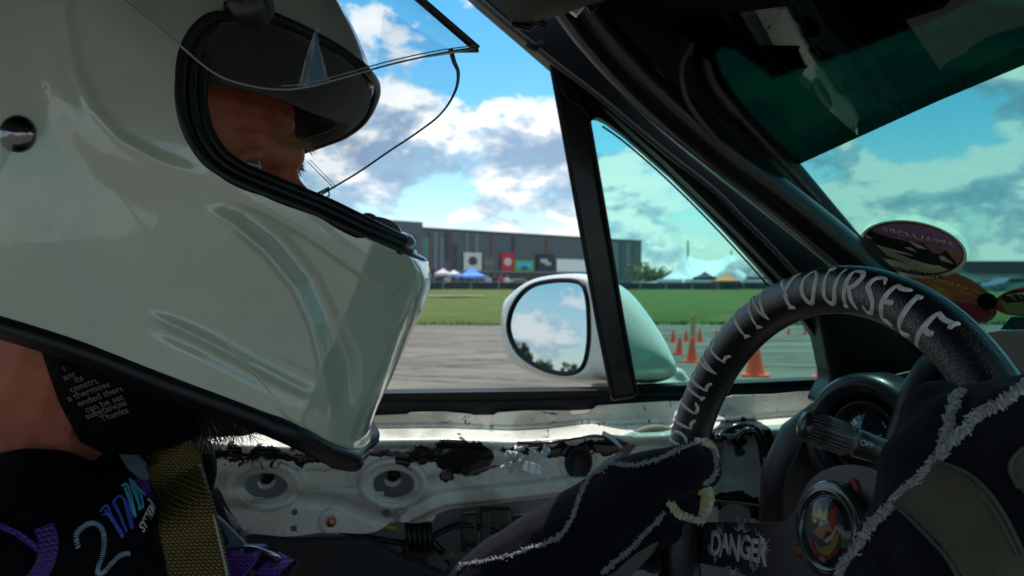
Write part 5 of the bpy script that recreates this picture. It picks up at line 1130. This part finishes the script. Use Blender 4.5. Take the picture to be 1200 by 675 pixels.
# tufts along the near edge of the grass
tf = MB()
for i in range(2600):
    x = random.uniform(-9, 14); y = 20.62+random.random()**2*1.6; h = random.uniform(.04, .12); a = random.uniform(0, 3.14); c, s_ = math.cos(a)*.03, math.sin(a)*.03
    tf.add([(x-c, y-s_, .0), (x+c, y+s_, .0), (x+random.uniform(-.04,.04), y, h)], [(0, 1, 2)])
tag(tf.build('grass_tufts', m_grass, fixn=False), kind='stuff')
# traffic cones
m_cone = mat('cone_orange', (.98, .085, .015), .5, vary=.12, vs=9); m_conebase = mat('cone_base_orange', (.96, .10, .02), .55, vary=.15, vs=8)
def cone(loc, s, label, k):
    o = empty('traffic_cone', loc, label, 'traffic cone', 'orange traffic cones on the paved lot')
    b = MB(); b.prism([Vector((x*.16*s, y*.16*s, 0)) for x, y in ((-1,-.8),(-.8,-1),(.8,-1),(1,-.8),(1,.8),(.8,1),(-.8,1),(-1,.8))], (0, 0, .022*s)); bo = b.build('base', m_conebase, None, bevel=.004)
    bo.parent = o
    c = MB(); c.lathe((0, 0, .02*s), (0, 0, 1), [(.118*s, 0), (.112*s, .012*s), (.072*s, .20*s), (.032*s, .42*s), (.026*s, .45*s), (.018*s, .452*s), (.016*s, .40*s)], 24); co = c.build('cone_body', m_cone, None, True); co.parent = o; return o
first = None
CN = [(811,424,.72,'slim orange cone standing just in front of the tan wooden marker post'),(885,440,.98,'nearest big orange cone, half hidden behind the steering wheel rim'),(965,442,.78,'orange cone at the right, cut by the quarter window frame corner'),
      (795,415,.55,'tilted orange cone left of the tan marker post'),(789,401,.48,'small orange cone farthest left, beside the white door mirror'),(804,400,.45,'small orange cone hidden behind the left of the marker post'),
      (820,400,.52,'small orange cone just right of the tan marker post'),(840,398,.42,'small orange cone seen above the wheel lettering word IN'),(846,388,.30,'tiny far orange cone at the grass edge'),
      (924,392,.33,'tiny far cone, left of the pair seen inside the steering wheel'),(943,392,.33,'tiny far cone, right of the pair seen inside the steering wheel')]
for i, (px, py, s_, lb) in enumerate(CN):
    p = G(px, py, .0); o = cone(p, s_, lb, i); o.rotation_euler = (0, (.12 if i == 3 else 0), random.uniform(0, 1.5))
po = MB(); pp_ = G(812, 420); po.box((pp_.x-.03, pp_.y-.03, 0), (pp_.x+.03, pp_.y+.03, .62)); po.build('marker_post', mat('tan_wood', (.50, .28, .12), .7, bump=.4, bs=60), bevel=.004)
bpy.data.objects['marker_post'] and tag(bpy.data.objects['marker_post'], 'tan wooden post rising behind the middle orange cones', 'post')
# convention hall
hall = empty('convention_hall', (0, 160, 0), 'long grey flat-roofed hall with coloured banners hung along its wall', 'building')
fx0, fy0, fx1, fy1 = -17.0, 142.0, 30.2, 189.0; fl = Vector((fx1-fx0, fy1-fy0, 0)); FL = fl.length; fd = fl.normalized(); fn_ = Vector((fd.y, -fd.x, 0))
def HP(u, z, o=0.): return Vector((fx0, fy0, 0))+fd*u+fn_*o+Vector((0, 0, z))
def hpx(px):  # distance along the front for a picture column
    k_ = (px-600)/F; return (k_*fy0-fx0)/(fd.x-k_*fd.y)
def slab(name, u0, u1, z0, z1, m, par, o=0., th=.3, bevel=0):
    q = MB(); q.prism([HP(u0, z0, o), HP(u1, z0, o), HP(u1, z1, o), HP(u0, z1, o)], -fn_*th); return q.build(name, m, par, bevel=bevel)
def clad_fn(a, c2):
    def f(t, b, co):
        mp = N(t, 'ShaderNodeMapping'); mp.inputs['Rotation'].default_value = (0, 0, -math.atan2(fd.y, fd.x)); t.links.new(co, mp.inputs[0]); w = N(t, 'ShaderNodeTexWave'); w.inputs['Scale'].default_value = 1.6; t.links.new(mp.outputs[0], w.inputs['Vector'])
        t.links.new(mix(t, mth(t, 'MULTIPLY', w.outputs['Fac'], .3), a, c2), b.inputs['Base Color'])
    return f
m_clad = mat('hall_cladding', (.12, .13, .14), .6, fn=clad_fn((.125, .135, .145), (.07, .075, .08))); m_clad2 = mat('hall_panel_dark', (.06, .065, .072), .5); m_clad3 = mat('hall_panel_light', (.19, .21, .225), .6); m_terra = mat('hall_terracotta', (.20, .10, .075), .6); m_hglass = mat('hall_glass', (.05, .16, .17), .1, metal=.2)
topz = 1.1+62/F*fy0
q = MB(); q.prism([HP(0, 0), HP(FL, 0), HP(FL, topz), HP(0, topz)], -fn_*38); q.build('hall_body', m_clad, hall)
q = MB(); q.prism([HP(-46, 0, 1.5), HP(hpx(489), 0, 1.5), HP(hpx(489), topz+1.1, 1.5), HP(-46, topz+1.1, 1.5)], -fn_*30); q.build('hall_left_block', m_clad, hall)
slab('parapet', 0, FL, topz, topz+.35, m_clad2, hall, .12, .5)
for px0, px1, z0, z1, m_ in ((490,502,2.2,9.0,m_hglass),(503,506,2,10,m_terra),(508,512,3,10,m_clad3),(515,519,3,9,m_clad3),(522,526,5,10.1,m_clad2),(531,536,1.5,8,m_clad2),(528,530,2,10,m_terra),(545,548,5,10.1,m_clad3),(556,560,4,10,m_clad3),(575,577,6,10,m_terra),(600,603,6,10,m_clad2),(640,643,6,10,m_terra),(700,704,2,10,m_clad2),(716,724,2,10.,m_clad3),(724,729,2,10,m_clad2),(733,738,3,10,m_clad3),(741,745,2,10,m_terra),(479,481,3,9,m_clad2)):
    slab('wall_panel', hpx(px0), hpx(px1), z0, min(z1, topz-.2), m_, hall, .14 if px0 > 489 else 1.62, .12)
slab('hall_glass_front', hpx(560), hpx(700), .6, 2.7, mat('shopfront', (.03, .035, .04), .15), hall, .1, .1); slab('canopy_band', hpx(505), hpx(706), 2.8, 3.15, m_clad3, hall, 1.6, 1.6)
def banner(px0, px1, py0, py1, c, marks=()):
    u0, u1 = hpx(px0), hpx(px1); um = (u0+u1)/2; Ym = HP(um, 0).y; z1, z0 = CZ+(HZ-py0)/F*Ym, CZ+(HZ-py1)/F*Ym
    b = slab('banner', u0, u1, z0, z1, mat('banner_%02d%02d%02d' % tuple(int(v*99) for v in c), c, .6), hall, .35, .06)
    for (a0, a1, b0, b1, cc, rnd) in marks:
        q = MB(); ca, cbz = (a0+a1)/2, (b0+b1)/2; n_ = 20 if rnd else 4; pts = []
        for k_ in range(n_):
            an = 2*math.pi*(k_+(.5 if not rnd else 0))/n_; r_ = 1 if rnd else math.sqrt(2)
            pts.append(HP(u0+(u1-u0)*(ca+(a1-a0)/2*r_*math.cos(an)), z0+(z1-z0)*(cbz+(b1-b0)/2*r_*math.sin(an)), .40))
        q.prism(pts, -fn_*.04); q.build('banner_mark', mat('mark_%02d%02d%02d' % tuple(int(v*99) for v in cc), cc, .6), b)
    return b
banner(542, 563, 296, 317, (.72,.68,.58), ((.25,.75,.28,.78,(.07,.06,.08),1),(.38,.62,.4,.66,(.45,.07,.07),1)))
banner(565, 578, 300, 317, (.17,.13,.12), ((.1,.9,.45,.6,(.35,.2,.15),0),))
banner(586, 601, 296, 318, (.62,.03,.045), ((.2,.8,.3,.72,(.8,.55,.55),1),))
banner(602, 624, 305, 318, (.10,.45,.10), ((.12,.88,.35,.8,(.15,.45,.75),0),(.35,.65,.1,.5,(.05,.12,.12),0)))
banner(628, 648, 298, 318, (.045,.04,.045), ((.2,.6,.5,.72,(.6,.6,.6),0),(.45,.8,.35,.55,(.5,.5,.5),0)))
banner(651, 686, 304, 320, (.92,.90,.80), ((.05,.95,-.12,.0,(.05,.04,.4),0),))
# crowd line: barrier, canopies, people, parked cars in front of the hall
def barrier(x0, x1, Y, label):
    o = empty('barrier_fence', ((x0+x1)/2, Y, 0), label, 'fence'); n_ = int((x1-x0)/2.4)
    for i in range(n_+1):
        x = x0+i*(x1-x0)/n_; q = MB(); q.box((x-.04, Y-.04, 0), (x+.04, Y+.04, 1.15)); q.build('post', m_steel, o)
    q = MB(); q.box((x0, Y-.02, .15), (x1, Y+.02, 1.02)); q.build('screen', mat('fence_screen', (.05, .065, .07), .8, vary=.5, vs=.7), o)
    for z in (.12, 1.08):
        q = MB(); q.box((x0, Y-.03, z), (x1, Y+.03, z+.05)); q.build('rail', m_steel, o)
barrier(-14, 9, 74.5, 'low dark screened barrier running in front of the hall crowd')
barrier(9.6, 46, 76, 'low grey barrier beyond the grass in front of the big white tent')
def canopy(px, Y, w, h, c, c2, label, pyr=True):
    x = (px-600)/F*Y; o = empty('pop_up_canopy', (x, Y, 0), label, 'canopy', None); q = MB(); a = w/2
    v = [(-a,-a,h),(a,-a,h),(a,a,h),(-a,a,h),(0,0,h+w*.30),(-a*.5,-a*.5,h+w*.10),(a*.5,-a*.5,h+w*.10),(a*.5,a*.5,h+w*.10),(-a*.5,a*.5,h+w*.10)]
    q.add(v, [(0,1,6,5),(1,2,7,6),(2,3,8,7),(3,0,5,8),(5,6,4),(6,7,4),(7,8,4),(8,5,4)]); r_ = q.build('canopy_top', mat('canopy_%02d%02d%02d' % tuple(int(t_*99) for t_ in c), c, .8), None, fixn=False); r_.parent = o
    q = MB(); 
    for (x0, y0, x1, y1) in ((-a,-a,a,-a),(a,-a,a,a),(a,a,-a,a),(-a,a,-a,-a)): q.add([(x0,y0,h-.28),(x1,y1,h-.28),(x1,y1,h),(x0,y0,h)], [(0,1,2,3)])
    r_ = q.build('valance', mat('canopy_%02d%02d%02d' % tuple(int(t_*99) for t_ in c2), c2, .8), None, fixn=False); r_.parent = o
    for sx in (-1, 1):
        for sy in (-1, 1):
            q = MB(); q.box((sx*a-.03, sy*a-.03, 0), (sx*a+.03, sy*a+.03, h)); l_ = q.build('leg', m_steel, None); l_.parent = o
canopy(553, 80, 2.9, 1.65, (.10,.26,.72), (.14,.32,.8), 'blue pop-up canopy on the grass edge below the white emblem banner')
canopy(519, 84, 1.6, 2.0, (.70,.55,.62), (.75,.72,.75), 'small pink and white canopy just right of the helmet chin')
canopy(532, 82, 1.3, 1.9, (.7,.7,.74), (.6,.6,.65), 'small white canopy between the pink and the blue one')
canopy(851, 82, 2.3, 1.2, (.75,.26,.08), (.25,.06,.04), 'orange canopy in front of the big white tent')
canopy(826, 84, 2.0, 1.55, (.02,.025,.025), (.02,.025,.025), 'black flat canopy left of the orange one', False)
canopy(890, 86, 2.2, 1.6, (.16,.17,.18), (.1,.1,.11), 'grey booth right of the orange canopy, beside the pillar')
def bystander(px, Y, c, label, h=1.72, c2=(.03,.035,.05)):
    x = (px-600)/F*Y; o = empty('person', (x, Y, 0), label, 'person', None); s_ = h/1.72
    bd_ = blob('body', [[(V3((0,0,1.60*s_)), .10*s_), (V3((0,0,1.66*s_)), .095*s_)], [(V3((0,0,1.5*s_)), .055*s_), (V3((0,0,1.6*s_)), .06*s_)], [(V3((-.17*s_,0,1.40*s_)), .055*s_), (V3((.17*s_,0,1.40*s_)), .055*s_)], [(V3((0,0,1.36*s_)), .13*s_), (V3((0,0,.95*s_)), .14*s_)],
        [(V3((-.2*s_,0,1.4*s_)), .05*s_), (V3((-.25*s_,-.02,1.12*s_)), .045*s_), (V3((-.22*s_,-.1,.85*s_)), .035*s_)], [(V3((.2*s_,0,1.4*s_)), .05*s_), (V3((.26*s_,-.02,1.12*s_)), .045*s_), (V3((.18*s_,-.14,.95*s_)), .035*s_)],
        [(V3((-.09*s_,0,.92*s_)), .09*s_), (V3((-.11*s_,0,.5*s_)), .065*s_), (V3((-.12*s_,0,.06)), .05*s_), (V3((-.12*s_,-.10,.04)), .04*s_)], [(V3((.09*s_,0,.92*s_)), .09*s_), (V3((.11*s_,0,.5*s_)), .065*s_), (V3((.12*s_,0,.06)), .05*s_), (V3((.12*s_,-.10,.04)), .04*s_)]],
        m_skin, None, .03, 2); bd_.parent = o
    for nm, z0, z1, r_, cc in (('shirt', .92, 1.48, 1.12, c), ('trousers', .10, .98, 1.10, c2)):
        me = bd_.data.copy(); bm = bmesh.new(); bm.from_mesh(me); bmesh.ops.delete(bm, geom=[v for v in bm.verts if not z0*s_ < v.co.z < z1*s_], context='VERTS')
        for v in bm.verts: v.co += v.normal*.012
        bm.to_mesh(me); bm.free(); me.materials.clear(); k_ = link(nm, me, mat('cloth_%02d%02d%02d' % tuple(int(t_*99) for t_ in cc), cc, .8)); k_.parent = o
for a in ((587,76.2,(.6,.04,.08),'distant person in a red shirt left of the door mirror, under the red banner'),(580,77,(.05,.05,.06),'distant person in black left of the red shirted one'),(572,78,(.5,.5,.52),'distant person in a grey white top behind the barrier, right of the blue canopy'),(541,77,(.04,.05,.1),'distant person in dark clothes under the left edge of the blue canopy'),
          (565,79,(.55,.1,.2),'distant person in a pinkish red shirt under the right edge of the blue canopy'),(550,79,(.07,.07,.08),'distant person in black standing under the middle of the blue canopy'),(513,78,(.03,.03,.04),'distant person in black nearest to the helmet chin'),(524,78.5,(.5,.48,.45),'distant person in cream below the white canopy'),(594,79,(.75,.72,.72),'distant person in white beside the red shirted one')):
    bystander(a[0], a[1], a[2], a[3])
def parked(px, Y, c, label, yaw=0.):
    x = (px-600)/F*Y; o = empty('parked_car', (x, Y, 0), label, 'car', 'cars parked before the hall'); q = MB()
    prof = [(-2.1,.35),(-2.15,.75),(-1.9,.95),(-1.25,1.02),(-.7,1.40),(.55,1.42),(1.1,1.02),(1.95,.86),(2.15,.62),(2.1,.32)]
    q.prism([Vector((x_, -.85, z_)) for x_, z_ in prof], (0, 1.7, 0)); b = q.build('body', mat('carpaint_%02d%02d%02d' % tuple(int(t_*99) for t_ in c), c, .3, coat=.6), None, bevel=.06, seg=3); b.parent = o
    q = MB(); q.prism([Vector((x_, -.87, z_)) for x_, z_ in ((-1.1,1.05),(-.65,1.34),(.5,1.36),(.95,1.05))], (0, 1.74, 0)); b = q.build('window', mat('car_glass', (.02, .025, .03), .1), None, bevel=.02); b.parent = o
    for wx_ in (-1.35, 1.35):
        for wy_ in (-.86, .68):
            q = MB(); q.lathe((wx_, wy_, .32), (0, 1, 0), [(.0001, 0), (.2, 0), (.31, 0), (.33, .03), (.33, .15), (.31, .18), (.0001, .18)], 20); b = q.build('wheel', m_rubber, None, True); b.parent = o
    o.rotation_euler.z = yaw
for a in ((516,96,(.02,.02,.025),'black car parked far off right of the helmet chin',.1),(536,100,(.03,.03,.05),'dark blue car parked behind the small white canopy',.1),(608,98,(.35,.36,.38),'silver car parked below the green banner',.1),(640,100,(.02,.02,.02),'black car parked below the black banner, above the door mirror',.1),(574,102,(.5,.5,.5),'pale car parked below the small brown banner',.1),(1183,66,(.10,.16,.25),'blue car standing before the pale wall, seen above the stickers',.2)): parked(*a)
# big white marquee with two masts
mq = empty('marquee', (26, 105, 0), 'huge white peaked marquee beyond the grass, seen in the quarter window', 'tent')
Yq = 105.
def mqz(px):
    pts = [(752,341),(775,328),(792,316),(800,303),(806,299),(815,304),(830,306),(845,304),(852,299),(858,298),(866,304),(885,312),(905,322),(935,332),(960,341)]
    return lerp_pts(pts, px)
xsq = np.linspace(752, 960, 140); Vq = []
for px in xsq:
    zt = (HZ-mqz(px))/F*Yq+CZ; x = (px-600)/F*Yq
    Vq.append([(x+0*s_, Yq-11*(1-s_)+.0, max(.9, zt)*(s_**1.7)+1.0*(1-s_**1.7)+.25*math.sin(px*.9)*s_*(1-s_)) if s_ < 1 else (x, Yq, max(.9, zt)) for s_ in np.linspace(0, 1, 16)]+[(x, Yq+11*s_, max(.9, zt)*(1-s_)**1.7+1.0*(1-(1-s_)**1.7)) for s_ in np.linspace(.1, 1, 10)])
mqo, _ = grid_mesh('tent_roof', np.array(Vq), mat('tent_fabric', (.72, .78, .78), .7, vary=.35, vs=.16, c2=(.60,.70,.74)), None); mqo.parent = mq; mqo.location = -mq.location
for px0, px1 in ((770,800),(802,835),(870,925)):
    q = MB(); x0, x1 = (px0-600)/F*(Yq-11), (px1-600)/F*(Yq-11); q.box((x0, Yq-11.1, 0), (x1, Yq-11.0, 1.4)); q.build('tent_wall', mat('tent_wall', (.75, .76, .76), .7), mq)
for px, py in ((806,282),(857,293)):
    q = MB(); x = (px-600)/F*Yq; q.tube([Vector((x, Yq, 0)), Vector((x, Yq, (HZ-py)/F*Yq+CZ))], .10, 8); q.build('tent_mast', m_steel, mq)
# pale smoke drifting behind, from a spinning car: soft volume
sm = MB(); cx_, cz_ = (878-600)/F*96, 1.8
for (dx, dz, rx, rz) in ((0,.2,3.2,1.9),(2.6,-.2,2.6,1.4),(-2.2,-.4,1.9,1.2)):
    prof = [(max(1e-4, math.sin(a)), -math.cos(a)) for a in np.linspace(.02, math.pi-.02, 14)]; m0 = len(sm.v); sm.lathe((0,0,0), (0,0,1), prof, 24)
    sm.v[m0:] = [(cx_+dx+v[0]*rx, 96+v[1]*2.2, max(.35, cz_+dz+v[2]*rz)) for v in sm.v[m0:]]
smo = sm.build('tyre_smoke', None, None, True)
sm_m = bpy.data.materials.new('tyre_smoke'); sm_m.use_nodes = True; t = sm_m.node_tree; t.nodes.clear(); pv = N(t, 'ShaderNodeVolumePrincipled'); oo = N(t, 'ShaderNodeOutputMaterial'); pv.inputs['Color'].default_value = (.98, .98, .98, 1)
co = N(t, 'ShaderNodeTexCoord').outputs['Object']; t.links.new(mth(t, 'MULTIPLY', ramp(t, nz(co, .5, 4, t=t), [(.35, 0), (.65, 1)]), 1.3), pv.inputs['Density']); t.links.new(pv.outputs[0], oo.inputs['Volume']); smo.data.materials.append(sm_m); tag(smo, kind='stuff')
# poles, trees, far sheds
def pole(px, Y, top, label, arm=True):
    x = (px-600)/F*Y; h = (HZ-top)/F*Y+CZ; o = empty('light_pole', (x, Y, 0), label, 'light pole'); q = MB(); q.tube([Vector((0,0,0)), Vector((0,0,h))], [.14,.07], 8); b = q.build('mast', m_steel, None, True); b.parent = o
    if arm:
        q = MB(); q.box((-.9, -.12, h-.15), (.9, .12, h+.1)); b = q.build('lamp_head', m_steel, None, bevel=.03); b.parent = o
pole(807, 190, 283, 'tall thin light pole rising over the left tent peak', False); pole(765, 200, 303, 'slim light pole between the grey hall and the marquee', False)
pole(948, 160, 300, 'distant pole seen just right of the roll cage', False)
leaf_m = mat('leaves', (.05, .09, .03), .7, vary=.5, vs=.8, c2=(.09, .13, .04)); bark = mat('bark', (.08, .06, .045), .9)
def tree(x, Y, h, w, label, n=900):
    o = empty('broadleaf_tree', (x, Y, 0), label, 'tree', 'trees beyond the field'); q = MB(); q.tube([V3((0,0,0)), V3((.1,0,h*.35)), V3((0,.1,h*.7))], [.05*h,.035*h,.01*h], 8)
    cl = [(random.gauss(0, w*.28), random.gauss(0, w*.28), h*random.uniform(.35, .92), w*random.uniform(.14, .26)) for _ in range(16)]
    for c in cl[:7]: q.tube([V3((.05,0,h*.35)), V3((c[0]*.5, c[1]*.5, (h*.4+c[2])/2)), V3(c[:3])], [.02*h,.012*h,.005*h], 5)
    b = q.build('trunk', bark, None, True); b.parent = o; cr = MB(); ls = w*.05
    for i in range(n):
        c = random.choice(cl); d = Vector([random.gauss(0, 1) for _ in range(3)]).normalized()*c[3]*random.random()**.4; p = Vector(c[:3])+d; a = Vector([random.gauss(0, 1) for _ in range(3)]).normalized()*ls; b_ = a.orthogonal().normalized()*ls*.6
        cr.add([p-a, p+b_, p+a, p-b_], [(0,1,2,3)])
    b = cr.build('crown', leaf_m, None, fixn=False); b.parent = o
for a in ((20.5,150*.82,3.6,6,'round dark tree at the right end of the grey hall'),(23.5,126,2.4,5,'low bushy tree between the hall and the marquee, right of the round one'),(61.5,98,1.9,1.7,'green tree before the pale wall seen past the stickers')): tree(*a)
for px_, py_, h_, w_, lb_ in ((612,402,4.6,6,'low leafy tree behind the car, seen in the left of the door mirror'),(640,422,1.9,4,'small bush behind the car, seen low in the door mirror'),(668,424,2.1,3,'small dark bush behind the car, seen at lower right in the door mirror')):
    p_ = mpt(px_, py_, .003); d_ = (p_-Vector((0, 0, CZ))).normalized(); r_ = d_-2*d_.dot(gln)*gln; q_ = p_+r_*150; tree(q_.x, q_.y, max(2.5, q_.z), w_*.95, lb_, 1500)
sh2 = empty('low_shed', (75, 120, 0), 'long low building with a dark roof band seen through the windscreen', 'building')
for nm, z0, z1, m_, y_, xe in (('wall', 0, 2.3, mat('shed_wall', (.42, .47, .50), .7, vary=.2, vs=.3), 118.5, 160), ('roof', 2.3, 4.1, mat('shed_roof', (.075, .085, .095), .6), 118.0, 162)):
    q = MB(); q.box((66, y_, z0), (xe, y_+14, z1)); q.build(nm, m_, sh2)
